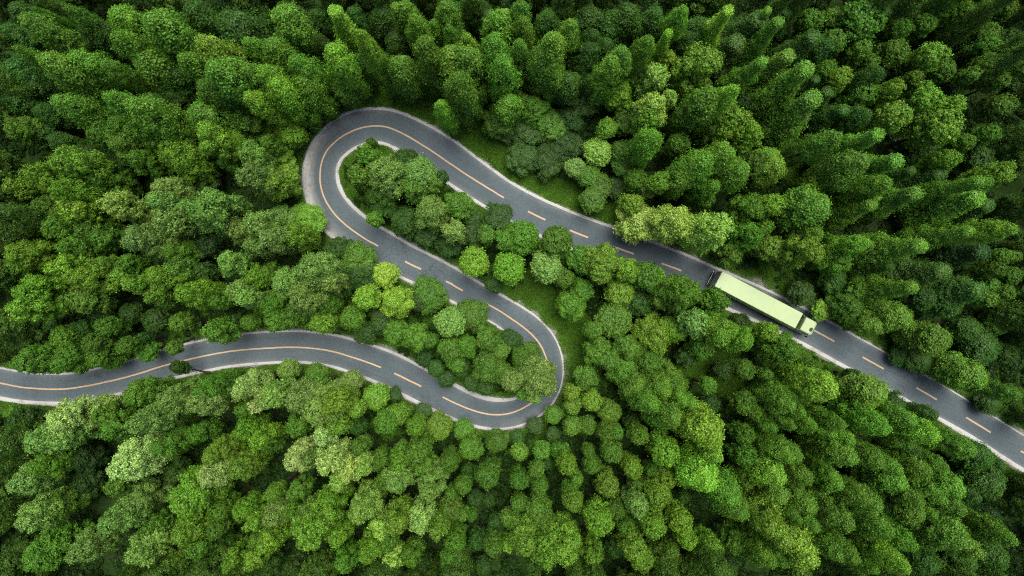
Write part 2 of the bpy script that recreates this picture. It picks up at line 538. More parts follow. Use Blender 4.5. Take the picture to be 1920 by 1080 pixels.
def make_crown(name, kind, Rr, Ht, seed, leaf=0.125, dens=1.0):
    rg = np.random.default_rng(seed)
    Ps, Ns = [], []
    ph = rg.uniform(0, 6.28, 6)
    lean = rg.normal(size=2) * 0.05 * Rr
    if kind in 'SC':
        b = {'S': 0.05, 'C': 0.10}[kind] * Ht
        hc = Ht - b
        rc0 = {'S': 0.30, 'C': 0.36}[kind] * Rr
        area = 2 * math.pi * Rr * 0.75 * hc
        n = int(area / (rc0 ** 2 * 1.5) * dens)
        t = rg.uniform(0, 1, n * 3)
        keep = rg.uniform(0, 1, n * 3) < np.clip(prof(kind, t), 0.18, 1)
        t = t[keep][:n]; n = len(t)
        # more clumps on the top where the drone looks
        t = np.concatenate([t, 1 - np.abs(rg.normal(size=n // 3)) * 0.10]); t = np.clip(t, 0, 0.995); n = len(t)
        th = rg.uniform(0, 6.283, n)
        lob = 1 + 0.13 * np.sin(3 * th + ph[0] + 4 * t) + 0.10 * np.sin(5 * th + ph[1] - 7 * t) + 0.09 * np.sin(2 * th + ph[2] + 13 * t)
        rad = Rr * prof(kind, t) * lob * rg.uniform(0.8, 1.02, n)
        rad = np.maximum(0, rad - rc0 * 0.6)
        z = b + hc * t - rc0 * 0.7 * t
        cent = np.stack([rad * np.cos(th) + lean[0] * t * 3, rad * np.sin(th) + lean[1] * t * 3, z], 1)
        slope = np.where(t > 0.75, (t - 0.75) * 4, 0) + (0.25 if kind == 'S' else 0.1)
        outw = np.stack([np.cos(th), np.sin(th), slope * 1.3], 1)
        outw /= np.linalg.norm(outw, axis=1)[:, None]
        rc = rc0 * rg.uniform(0.65, 1.25, n)
        per = int(22 * dens * (rc0 / 0.55) ** 2 * (0.125 / leaf) ** 2 + 10)
        P, Q = clump_leaves(cent, outw, rc, per, rg, 0.36 if kind == 'S' else 0.40)
        Ps.append(P); Ns.append(Q)
    else:
        def ring(k, qa, qb, za, zb, ra, rb, sz, p0):
            for i in range(k):
                a = p0 + i * 6.283 / k + rg.uniform(-.35, .35)
                q = Rr * rg.uniform(qa, qb)
                lobes.append((np.array([math.cos(a) * q, math.sin(a) * q, Ht - Rr * rg.uniform(za, zb)]), Rr * rg.uniform(ra, rb), sz * rg.uniform(0.9, 1.1)))
        if kind == 'R':
            lobes = [(np.array([0, 0, Ht - 0.78 * Rr]), Rr * 0.76, 1.0)]
            ring(6, 0.40, 0.52, 0.95, 1.6, 0.40, 0.55, 1.05, ph[0])
            ring(5, 0.40, 0.55, 1.9, 2.7, 0.42, 0.55, 1.2, ph[1])
            ring(4, 0.35, 0.5, 3.0, 4.0, 0.42, 0.5, 1.35, ph[2])
        else:
            lobes = [(np.array([rg.normal() * .08 * Rr, rg.normal() * .08 * Rr, Ht - 0.58 * Rr]), Rr * 0.52, 1.12)]
            ring(rg.integers(4, 6), 0.36, 0.52, 0.85, 1.45, 0.36, 0.48, 1.12, ph[0])
            ring(rg.integers(5, 8), 0.52, 0.72, 1.5, 2.4, 0.34, 0.48, 1.15, ph[1])
            ring(rg.integers(5, 7), 0.50, 0.68, 2.4, 3.2, 0.36, 0.46, 1.25, ph[2])
            ring(4, 0.35, 0.5, 3.4, 4.2, 0.38, 0.46, 1.3, ph[3])
        rc0 = 0.27 if kind == 'B' else 0.25
        rc0 *= (Rr / 1.8) ** 0.5 * 1.15
        for (c, rr, sz) in lobes:
            n = max(8, int(4 * math.pi * rr * rr / (rc0 ** 2 * 2.0) * dens))
            d = unit(rg, n)
            d = d[d[:, 2] > -0.55]; n = len(d)
            wob = 1 + 0.12 * np.sin(4 * d[:, 0] + ph[3]) + 0.12 * np.sin(5 * d[:, 1] + ph[4])
            cent = c + d * (max(0.1, rr - rc0 * 0.7) * wob)[:, None] * np.array([1, 1, sz])
            rc = rc0 * rg.uniform(0.6, 1.3, n)
            per = int(18 * dens * (rc0 / 0.38) ** 2 * (0.125 / leaf) ** 2 + 7)
            P, Q = clump_leaves(cent, d, rc, per, rg, 0.45)
            # leave out what is buried inside another lobe
            ok = np.ones(len(P), bool)
            for (c2, r2, s2) in lobes:
                if c2 is c: continue
                ok &= np.linalg.norm((P - c2) / np.array([1, 1, s2]), axis=1) > r2 * 0.72
            Ps.append(P[ok]); Ns.append(Q[ok])
    P = np.concatenate(Ps); Q = np.concatenate(Ns)
    # leaves deeper inside, so that no hole goes right through
    if kind in 'RB':
        fp = []
        for (c, rr, sz) in lobes:
            n = int(150 * (rr / 0.8) ** 2)
            fp.append(c + unit(rg, n) * (rr * 0.78 * rg.uniform(0.35, 1, n) ** 0.5)[:, None] * np.array([1, 1, sz]))
        n = int(260 * (Rr / 1.5) ** 2)
        fp.append(np.array([0, 0, Ht - 0.85 * Rr]) + unit(rg, n) * (Rr * 0.62 * rg.uniform(0, 1, n) ** 0.4)[:, None] * np.array([1, 1, 0.7]))
        fp = np.concatenate(fp)
        fq = rg.normal(size=fp.shape) * 0.5 + np.array([0, 0, 0.8])
        P = np.concatenate([P, fp]); Q = np.concatenate([Q, fq])
    # stray shoots that break the outline
    k = len(P) // 14
    s = rg.integers(0, len(P), k)
    dirv = P[s] - np.array([0, 0, Ht * 0.6]); dirv /= np.linalg.norm(dirv, axis=1)[:, None]
    P = np.concatenate([P, P[s] + dirv * rg.uniform(0.05, 0.42, k)[:, None]])
    Q = np.concatenate([Q, Q[s] + rg.normal(size=(k, 3)) * 0.6])
    P[:, 2] = np.maximum(P[:, 2], 0.15)
    return leaf_mesh(name, P, Q, leaf, rg)

def tube(verts, faces, pts, rads, seg=7):
    base = len(verts)
    pts = [Vector(p) for p in pts]
    for i, p in enumerate(pts):
        d = (pts[min(i + 1, len(pts) - 1)] - pts[max(i - 1, 0)]).normalized()
        a = d.orthogonal().normalized(); b = d.cross(a)
        for k in range(seg):
            an = 6.2832 * k / seg
            verts.append(p + (a * math.cos(an) + b * math.sin(an)) * rads[i])
    for i in range(len(pts) - 1):
        for k in range(seg):
            k2 = (k + 1) % seg
            faces.append((base + i * seg + k, base + i * seg + k2, base + (i + 1) * seg + k2, base + (i + 1) * seg + k))
    faces.append(tuple(base + (len(pts) - 1) * seg + k for k in range(seg)))

def make_trunk(name, kind, Rr, Ht, seed):
    rd = random.Random(seed)
    V, F = [], []
    r0 = 0.10 + Ht * 0.011
    top = Ht * (0.93 if kind in 'SC' else 0.82)
    pts = [(0, 0, -0.4)]
    for i in range(1, 7):
        pts.append((rd.gauss(0, 0.04 * i * 0.5), rd.gauss(0, 0.04 * i * 0.5), top * i / 6))
    tube(V, F, pts, [r0 * 1.35] + [r0 * (1 - i / 6.6) for i in range(1, 7)])
    for i in range(9):
        t = rd.uniform(0.35, 0.9)
        z = top * t
        a = rd.uniform(0, 6.28)
        ln = Rr * rd.uniform(0.5, 0.8) * (1 - 0.5 * t if kind in 'SC' else 1)
        up = ln * rd.uniform(0.3, 0.8)
        p0 = Vector((0, 0, z))
        tube(V, F, [p0, p0 + Vector((math.cos(a) * ln * .5, math.sin(a) * ln * .5, up * .35)), p0 + Vector((math.cos(a) * ln, math.sin(a) * ln, up))], [r0 * .4 * (1 - t * .5), r0 * .25 * (1 - t * .5), 0.015], 5)
    me = bpy.data.meshes.new(name)
    me.from_pydata([tuple(v) for v in V], [], F)
    me.materials.append(M_BARK)
    me.polygons.foreach_set('use_smooth', np.ones(len(me.polygons), dtype=bool))
    return me

PROTO = {}      # kind -> list of (R, H, crown mesh, trunk mesh)
SPEC = {'S': [(2.2, 19.5)] * 4, 'C': [(1.7, 17.0)] * 5, 'R': [(1.05, 10.5)] * 3 + [(1.65, 12.0)] * 4, 'B': [(1.55, 11.0)] * 4 + [(2.4, 13.5)] * 6}
sd = 100
for kd, lst in SPEC.items():
    PROTO[kd] = []
    for (r_, h_) in lst:
        sd += 1
        leaf = {'S': 0.086, 'C': 0.092, 'R': 0.092, 'B': 0.097}[kd] * (0.92 if r_ < 1.3 else 1.0)
        cm = make_crown('crown', kd, r_, h_, sd, leaf)
        tm = make_trunk('trunk', kd, r_, h_, sd)
        PROTO[kd].append((r_, h_, cm, tm))
NTRI = sum(len(p[2].polygons) for l in PROTO.values() for p in l)
print('crown prototype triangles', NTRI, {k: [len(p[2].polygons) for p in v] for k, v in PROTO.items()})

# ------------------------------------------------------------------ the trees, read off the photograph
# each block: (origin x, origin y) and entries "kind x y r tint" in thirds of a photo pixel, where (x, y) is where the crown's top shows and r its radius
# kinds: S pointed, C columnar, R round, B broad.  tints: k very dark, d dark, m mid, b bright, y yellow-green, p pale, P very pale, Y lime
BLOCKS = [
((0, 0), """C 110 110 75 m;C 190 40 35 m;C 240 110 45 d;C 360 50 50 m;C 440 70 45 d;C 520 150 70 d;B 660 60 80 m;B 850 80 100 m;B 1050 60 80 d;B 1290 80 110 d;
C 670 190 75 m;C 740 300 90 m;C 585 350 50 m;B 400 310 75 m;C 100 270 45 m;B 240 330 85 m;C 130 460 55 d;C 330 540 75 m;B 1130 200 85 b;B 1200 330 100 m;B 1010 300 70 m;C 1380 235 60 m;B 1390 350 75 m;
C 1400 500 65 b;B 1110 480 70 m;B 1130 600 90 m;B 1280 650 110 m;B 1120 740 100 b;B 930 820 105 b;B 1000 900 85 b;B 590 540 70 m;B 700 590 90 m;B 640 690 80 m;B 760 720 90 m;B 520 740 80 m;B 640 790 90 m;B 900 650 60 b;
B 290 870 95 b;B 130 970 85 b;B 300 1050 90 b;B 180 730 70 d;B 40 700 80 m;C 30 380 70 d;C 20 520 70 d;C 40 170 60 d;C 280 780 50 d;B 430 870 80 d;B 500 1010 80 m;B 600 920 90 d;B 720 880 80 m;B 860 1040 90 p;
B 1380 850 80 p;B 1360 960 90 p;B 1240 850 80 m;B 1330 780 60 d;B 30 1040 60 b;C 900 400 80 d;C 560 620 60 d;B 820 560 60 d;B 60 40 60 d;C 460 180 60 d;C 620 60 50 d;C 200 620 55 d;C 470 470 50 d;C 950 520 55 d;B 1100 1000 70 d"""),
((480, 0), """S 425 30 70 b;C 100 60 90 m;C 230 80 80 d;C 600 190 55 b;C 80 250 80 m;C 210 290 70 m;C 400 270 75 b;C 340 210 45 d;C 30 380 70 b;C 90 470 80 b;B 220 430 80 m;C 440 430 70 m;C 690 60 75 d;S 795 60 50 m;C 880 120 60 m;
C 930 220 75 m;C 1010 120 50 m;C 1090 160 45 m;C 1180 210 55 b;C 1060 300 90 m;C 1200 330 90 m;C 1140 430 80 m;B 1040 560 50 b;C 1350 240 80 m;C 1400 330 80 m;B 860 30 70 m;B 1080 40 70 m;B 1160 40 60 d;C 1370 60 90 m;C 1300 110 70 d;
B 1390 560 70 m;B 1360 660 80 m;B 1410 700 80 d;B 70 680 80 b;B 190 720 80 b;B 60 790 60 m;B 130 870 80 b;B 235 750 50 b;B 60 1000 85 b;B 170 960 75 b;B 200 1050 55 b;B 370 560 60 d;B 300 610 70 d;B 285 660 50 d;C 800 330 75 m;C 760 200 60 d;
C 520 60 55 d;C 320 60 50 d;C 700 340 60 d;C 560 330 45 d;B 150 580 70 m;
B 610 850 70 m;B 690 960 100 p;B 560 960 70 m;B 900 960 95 p;B 810 890 60 d;B 690 1060 80 m;B 985 1030 45 m;R 1040 990 38 d;B 870 1040 70 m;R 640 800 30 m;R 870 865 35 d"""),
((960, 0), """C 60 120 60 m;C 30 40 60 m;C 60 220 55 m;C 260 200 75 b;C 170 290 70 m;C 250 360 70 m;C 350 130 60 m;C 460 190 60 d;C 420 270 70 d;C 420 360 45 d;C 330 420 70 d;C 220 80 70 d;C 430 60 80 d;C 570 90 80 d;C 690 60 80 d;C 810 90 70 d;
S 925 180 45 b;C 760 220 60 m;C 640 290 70 m;C 560 360 70 m;C 970 50 60 m;B 1110 310 125 b;S 1300 200 85 d;S 1390 80 90 d;S 1230 10 60 b;S 1390 350 60 m;C 1270 470 60 b;C 1140 540 85 m;B 1290 650 120 b;B 1390 720 80 b;B 1150 700 80 m;C 1220 840 80 m;
C 1290 950 80 m;B 1400 900 80 m;B 900 310 60 b;B 840 400 80 y;B 830 560 100 y;B 910 520 50 y;B 790 640 70 b;B 620 500 75 b;B 700 420 50 m;B 410 540 100 d;R 660 670 75 m;R 540 700 60 b;C 810 770 70 m;R 960 790 65 m;R 490 840 75 y;R 640 840 65 m;R 640 920 65 m;
R 360 930 55 p;B 30 560 70 m;B 130 590 85 m;B 220 680 85 m;B 80 720 90 d;B 310 800 85 d;B 60 880 80 d;B 200 900 80 d;R 500 1040 65 m;R 710 1000 60 m;R 780 1050 50 y;R 860 1000 65 b;C 1080 890 85 m;C 1000 960 70 m;C 1150 1050 60 m;
R 440 990 60 m;R 600 1050 60 d;B 340 640 80 d;R 1330 560 60 d;C 520 230 60 d;C 860 190 55 d;C 1060 120 70 d;C 1000 190 60 d;C 450 450 50 d"""),
((1440, 0), """S 250 210 75 d;S 40 130 60 m;S 110 285 70 m;S 205 405 85 m;S 265 425 45 d;S 355 520 60 d;S 285 600 90 m;S 440 590 60 d;S 490 600 40 d;R 280 90 70 m;R 380 80 60 m;R 410 200 75 m;C 330 240 60 d;R 590 60 120 m;R 560 250 65 m;R 600 330 45 m;
R 790 130 60 m;R 930 110 60 m;R 760 260 80 m;R 790 370 60 d;R 990 270 80 b;R 1030 380 60 m;R 1150 40 65 m;R 1030 40 60 m;R 1060 90 60 d;R 1260 30 55 m;R 1280 170 65 m;R 1290 230 65 m;R 1190 220 55 d;R 1200 290 60 d;R 1290 330 60 m;R 1190 400 45 m;R 1280 400 50 m;
R 1350 440 50 m;R 360 380 60 m;R 440 400 65 b;R 410 460 55 m;R 575 420 50 m;R 590 500 80 m;R 740 480 58 b;R 850 430 45 m;R 770 630 88 b;R 960 540 85 b;R 900 480 50 m;R 1100 575 55 b;R 1080 495 45 d;R 1060 680 105 b;R 930 650 80 m;R 960 800 80 d;R 1150 780 55 m;
R 1070 870 60 b;R 960 910 50 m;R 870 890 65 d;R 1020 940 40 m;R 1370 570 70 m;R 1290 740 60 m;R 1230 890 80 d;R 1370 950 75 b;S 660 740 70 m;C 380 770 65 m;S 730 860 75 m;C 680 1010 60 m;C 560 930 85 m;S 795 970 45 d;S 970 1000 70 d;S 1200 1020 60 m;C 1290 1030 55 m;
C 40 870 60 b;C 50 930 70 b;R 310 1020 60 b;R 1390 30 50 m;R 1400 200 60 d;R 1400 380 40 d;R 1410 480 40 d;R 100 30 60 d;S 10 60 40 b;R 1390 760 40 d;R 1090 190 45 d;C 640 400 55 d;C 560 620 55 d;S 620 560 50 k;S 720 60 50 d;S 130 30 60 d"""),
((0, 360), """B 570 70 85 y;B 190 70 90 m;B 340 90 80 b;B 300 20 60 b;B 850 50 90 p;B 900 150 80 p;B 1110 80 120 p;B 1290 200 80 p;B 1400 160 80 p;B 1410 280 70 p;R 85 190 50 b;B 50 350 95 b;B 20 420 60 m;B 260 190 90 m;B 440 200 80 m;B 520 250 70 m;B 330 290 80 m;
B 700 260 90 p;B 830 290 80 p;B 940 330 80 m;B 650 400 60 m;B 260 420 75 b;B 380 490 85 b;B 510 420 60 b;B 620 470 60 b;B 700 520 60 b;B 850 470 85 b;B 830 570 70 m;B 1000 580 85 b;B 950 440 70 m;B 1230 400 75 p;B 1100 450 60 d;B 1290 560 70 p;B 1180 600 60 m;
B 1350 590 60 p;B 1400 480 60 b;B 90 560 100 b;B 60 660 80 b;B 230 590 75 m;R 420 610 90 m;B 60 820 90 d;R 260 740 45 d;R 310 820 65 m;R 320 920 70 m;R 290 975 60 m;R 400 975 50 m;B 100 965 90 m;R 550 760 60 m;R 700 680 60 d;R 840 720 70 d;R 980 740 60 m;
B 1180 800 75 m;R 480 860 60 m;R 500 930 70 m;R 600 950 65 m;R 670 870 50 m;R 770 830 40 d;R 790 910 60 m;R 640 790 50 d;R 560 680 60 d;R 950 890 42 m;R 955 975 40 d;R 1280 740 50 d;R 1380 730 50 m;R 430 780 55 d;R 1050 740 50 d;B 1130 300 70 k;R 150 720 55 d;R 180 910 50 k"""),
((480, 360), """B 100 150 90 p;B 260 160 100 b;B 50 260 80 p;B 170 240 80 b;B 280 430 110 p;B 370 500 70 p;B 120 520 90 p;B 250 600 100 p;B 60 640 80 m;B 30 470 70 m;B 330 740 65 b;B 200 700 80 m;B 90 730 65 m;B 380 640 60 m;
B 560 370 90 m;B 440 320 80 d;B 570 450 90 d;B 470 520 60 d;B 720 450 65 Y;B 770 620 80 Y;B 600 590 65 b;R 520 720 65 m;B 960 570 90 m;B 900 610 60 d;R 1080 740 80 p;B 700 730 70 d;B 780 790 65 m;B 880 820 75 m;R 960 840 45 m;B 600 800 60 d;R 940 940 50 d;
B 1220 680 80 m;B 1300 830 65 m;R 1370 890 45 m;B 1090 900 65 m;B 1180 880 55 m;R 1130 960 50 m;B 1310 990 85 m;R 1420 840 60 d;B 970 100 85 p;B 1130 70 75 m;B 1100 210 60 p;B 830 160 80 d;B 950 230 70 d;B 1210 150 55 d;B 1220 240 70 d;B 1370 130 70 d;B 1410 270 60 m;
R 1220 390 80 b;R 1425 425 85 b;B 700 60 70 d;R 660 150 42 m;R 1290 230 50 m;B 1080 300 60 d;R 1340 520 45 d;R 160 1000 60 p;R 330 1030 65 m;R 520 1055 60 p;R 1010 1000 45 d;R 430 760 45 d"""),
((960, 540), """R 5 300 54 d;R 112 368 60 m;R 62 393 54 m;R 132 325 42 d;B 156 528 102 p;R 0 528 60 p;R 200 570 55 p;R 140 620 42 p;R 62 470 54 m;R 78 595 48 m"""),
((820, 540), """R 355 355 44 m;R 270 560 48 d;R 195 540 45 d;R 120 450 54 d;R 45 520 45 d;R 370 500 55 m"""),
((960, 360), """B 60 240 90 m;R 260 270 85 m;R 195 420 85 p;R 290 480 55 m;B 390 380 70 m;B 520 400 100 b;B 660 430 65 b;R 620 560 75 b;R 590 720 95 m;B 340 640 75 m;B 400 560 60 m;R 460 780 50 m;B 780 460 75 m;B 860 590 65 m;R 820 470 55 b;B 740 620 70 d;
B 1000 570 90 m;R 1060 740 85 p;B 1170 620 75 m;B 1190 780 100 b;B 820 810 100 b;B 940 780 65 b;B 1330 850 80 b;B 660 880 65 m;B 500 900 70 m;B 560 950 60 m;B 800 970 75 m;B 640 1020 80 m;B 420 1050 60 m;B 900 1040 70 m;R 1090 890 70 m;R 1330 1010 60 m;R 1210 1010 60 d;B 1000 940 60 d;
B 730 160 105 y;B 950 150 110 y;B 1180 190 110 y;B 690 60 60 b;R 460 40 70 m;B 1370 90 90 m;B 1380 220 90 m;B 1260 350 70 m;R 1120 30 50 m;R 1300 740 60 d"""),
((1440, 360), """R 60 60 70 b;R 10 190 50 m;C 280 50 100 m;S 640 20 50 m;S 590 100 60 m;S 860 20 70 m;S 1190 60 85 m;S 1120 240 60 m;C 1380 180 60 b;S 1250 110 70 d;S 840 310 75 m;S 970 480 85 d;S 800 560 65 m;S 1210 580 90 d;S 670 420 45 d;C 550 290 50 b;C 600 300 45 m;B 290 330 90 b;R 50 310 75 b;
R 170 250 45 d;C 270 240 50 m;B 380 270 50 m;B 440 390 80 m;B 570 470 60 m;B 560 560 60 m;B 400 500 80 d;B 330 670 60 b;B 220 570 70 d;B 500 650 80 m;C 770 690 75 m;C 990 840 80 m;C 1290 870 85 d;C 1180 780 60 d;R 1350 360 50 m;R 1420 360 40 m;R 1330 440 55 m;R 1420 470 55 m;R 1290 520 45 m;
R 1380 560 50 m;R 1280 600 50 m;R 1370 680 65 m;R 1320 760 50 m;C 1200 1020 80 m;R 1390 920 60 d;C 1070 620 80 d;C 930 600 60 d;S 1230 330 80 k;R 30 800 60 b;B 150 910 100 m;R 270 1000 60 m;R 10 1030 40 m;R 340 1060 50 m;R 500 1040 45 d;B 760 930 60 d;R 1410 50 50 d;R 1430 230 40 d;C 880 960 60 d;C 620 740 55 m"""),
((0, 720), """B 290 220 100 P;B 160 340 100 p;B 290 330 70 p;B 60 235 75 d;B 30 170 40 m;B 720 80 85 m;B 540 195 75 m;B 570 260 75 m;B 730 250 90 p;B 930 110 90 p;B 1080 130 90 p;B 1120 50 80 m;B 1330 40 85 P;B 1410 130 50 P;B 640 480 115 P;B 740 450 60 b;B 890 370 80 m;B 1080 300 60 m;B 1160 430 80 b;B 1150 540 95 P;
B 1300 500 85 b;B 1000 670 120 b;B 720 690 80 p;B 600 600 60 m;B 570 810 95 p;B 730 980 100 p;B 60 590 90 p;B 180 500 80 m;B 120 780 100 p;B 250 730 80 m;B 160 1000 120 m;B 400 980 90 p;B 990 880 90 b;B 1080 960 70 m;B 820 830 60 m;R 1200 740 60 m;R 1330 740 60 b;R 1190 840 55 m;R 1250 920 60 d;B 950 1030 60 m;
B 1240 1050 60 b;B 1400 1030 60 b;B 1400 810 50 b;B 1340 290 60 b;B 1410 350 60 b;R 1350 160 50 m;B 420 450 80 k;B 430 580 80 k;R 1420 900 50 m;B 30 950 70 d;R 870 1000 50 d;R 1420 460 40 d;B 20 350 60 d;B 950 500 60 d"""),
((480, 720), """B 60 90 80 p;B 200 110 100 p;B 330 160 130 p;B 420 130 80 b;B 350 310 60 P;B 200 250 70 m;B 40 350 65 m;B 430 250 70 b;B 190 460 85 P;B 280 440 50 p;B 370 480 75 P;B 490 500 70 y;B 580 490 60 y;B 450 560 60 y;R 75 630 50 b;B 210 630 60 m;B 60 780 85 p;B 150 740 50 m;B 240 880 115 b;B 250 780 70 p;B 390 680 80 b;
B 570 740 85 y;B 680 840 70 y;B 770 790 75 b;B 890 800 75 P;B 1010 840 60 b;B 440 880 60 b;B 560 370 55 m;R 550 160 50 b;R 560 250 55 d;R 480 40 70 p;R 340 10 50 m;R 660 80 70 b;R 780 50 40 d;R 790 180 60 b;R 720 230 70 m;R 885 260 52 b;R 1020 250 70 b;R 940 150 45 d;R 1170 250 55 m;R 1210 380 65 m;R 1350 340 55 m;R 1350 280 35 m;
R 1420 300 30 m;R 1075 455 60 m;R 1190 490 35 d;R 1300 550 75 m;R 1160 590 55 m;R 1090 620 35 m;R 1080 730 75 m;R 1010 680 60 d;R 1150 750 40 m;R 1210 750 35 m;R 1230 660 45 d;R 1310 660 40 d;R 1360 790 50 d;R 1420 770 45 m;R 1340 950 60 m;R 1250 900 60 d;R 1110 920 65 m;R 1090 1020 70 m;B 620 970 80 b;B 750 1040 60 y;B 480 1040 60 m;
B 860 1000 60 m;B 680 450 60 m;B 790 450 65 b;B 780 570 90 p;B 700 580 50 m;B 900 400 70 m;B 930 490 70 m;B 960 620 85 p;B 50 1040 60 d;B 30 930 70 b;B 180 1060 60 d;B 720 930 60 m;R 800 390 45 m;R 1420 930 40 b;B 940 1050 50 d;R 1280 1040 50 d"""),
((960, 720), """R 340 60 45 b;R 345 125 48 b;R 455 110 55 b;R 560 170 60 b;R 240 180 50 m;R 130 230 45 d;R 350 240 50 m;R 430 240 50 m;R 230 290 40 d;R 40 390 45 b;R 30 310 40 d;R 170 390 50 m;R 270 390 50 m;R 200 460 35 d;R 310 480 60 b;R 370 550 40 m;R 150 510 50 m;R 40 560 60 m;R 160 590 50 m;R 360 690 60 b;R 330 610 50 m;R 340 830 40 m;R 430 390 40 m;
R 460 470 55 m;R 550 290 55 m;R 600 280 40 m;R 580 400 65 m;R 740 310 58 b;R 690 230 55 d;R 900 400 85 b;R 690 490 60 b;R 720 600 50 m;R 550 590 70 b;R 800 500 45 m;R 890 550 60 b;R 850 660 75 b;R 730 720 70 p;R 980 650 40 d;C 800 130 65 m;C 740 50 65 m;C 870 40 60 m;C 950 40 60 m;C 1020 150 50 m;C 970 100 50 m;C 870 230 60 m;C 950 210 70 m;
C 1150 290 95 b;C 1180 410 65 b;C 1080 440 55 m;C 1100 570 90 b;C 980 490 50 d;C 1230 640 80 m;C 1280 740 75 m;R 820 820 75 b;R 960 810 75 b;R 1010 900 60 b;R 1130 950 75 b;R 910 970 50 m;R 510 790 90 b;R 660 830 60 m;R 150 740 80 m;R 190 800 60 m;R 40 690 50 m;R 30 790 50 m;B 80 950 100 b;B 300 980 110 b;B 200 1010 80 b;B 470 1000 60 b;
R 700 970 80 b;R 750 1030 70 b;R 1070 1040 60 m;R 1340 130 70 m;R 1410 180 55 m;R 1330 300 60 m;R 1340 430 70 m;R 1350 560 70 m;R 1420 390 50 m;R 1420 520 45 m;R 1300 930 75 m;R 1390 960 80 m;R 1370 860 60 m;R 1390 730 40 d;R 1400 810 40 d;R 590 730 60 m;R 1130 120 60 d;R 1120 20 50 m;B 600 940 60 d;R 1200 860 50 d;R 950 1050 40 d;R 1240 1060 50 d"""),
((1440, 720), """C 160 70 65 m;C 400 60 85 b;C 640 90 90 m;C 660 240 70 m;C 130 150 60 m;C 60 240 50 m;C 270 230 50 m;C 200 190 50 m;C 140 240 40 m;C 350 280 55 m;C 410 240 50 m;C 480 310 55 m;C 490 430 70 m;C 420 380 60 m;C 180 440 60 m;C 100 430 60 m;C 240 550 60 m;C 50 560 75 b;C 60 650 70 m;C 420 560 60 m;C 370 630 45 d;C 640 690 60 m;C 550 680 60 m;
C 260 710 65 m;C 250 800 50 m;C 160 790 45 m;C 450 790 70 m;C 120 860 75 b;C 280 990 90 b;C 90 1010 60 m;C 20 1010 60 m;C 430 960 60 m;C 520 1000 60 m;C 640 430 60 m;C 740 500 55 m;C 770 590 70 m;C 650 540 70 d;C 820 330 55 m;C 960 300 70 b;C 850 220 60 m;C 950 210 50 d;C 900 500 60 m;C 1000 480 45 m;C 860 400 50 d;C 980 640 55 m;C 1110 620 75 m;
C 1100 690 60 m;C 870 750 70 m;C 840 680 60 m;C 950 740 40 m;C 700 850 70 m;C 830 920 60 m;C 980 920 60 m;C 1100 880 80 m;C 1200 940 70 m;C 1130 380 60 m;C 1250 440 75 d;C 1340 490 50 d;C 1330 600 90 d;C 1200 640 50 d;C 790 1040 60 b;C 680 1010 60 m;C 600 1040 50 m;C 1340 1020 80 d;C 1410 890 60 m;C 1300 840 80 k;C 760 110 50 d;C 1290 130 55 d;C 1400 50 50 m;
C 740 760 60 d;C 940 1040 70 d;C 330 710 40 d;C 1140 1030 60 d;C 500 900 50 d"""),
]
TINT = {  # leaf base colours of the species / individuals
 'k': (0.014, 0.044, 0.007), 'd': (0.025, 0.076, 0.009), 'm': (0.062, 0.163, 0.015), 'b': (0.105, 0.242, 0.020),
 'y': (0.198, 0.372, 0.055), 'p': (0.122, 0.248, 0.044), 'P': (0.236, 0.382, 0.088), 'Y': (0.185, 0.325, 0.030)}
TINT_WORD = {'k': 'very dark', 'd': 'dark green', 'm': 'mid green', 'b': 'bright green', 'y': 'yellow green', 'p': 'pale green', 'P': 'palest green', 'Y': 'lime green'}
SHAPE_WORD = {'S': 'pointed', 'C': 'columnar', 'R': 'round', 'B': 'bushy'}
NAME = {'S': 'pointed_tree', 'C': 'columnar_tree', 'R': 'round_tree', 'B': 'bushy_tree'}
GROUP = {'S': 'tall pointed trees of the forest', 'C': 'columnar trees of the forest', 'R': 'round headed trees of the forest', 'B': 'broad bushy trees of the forest'}
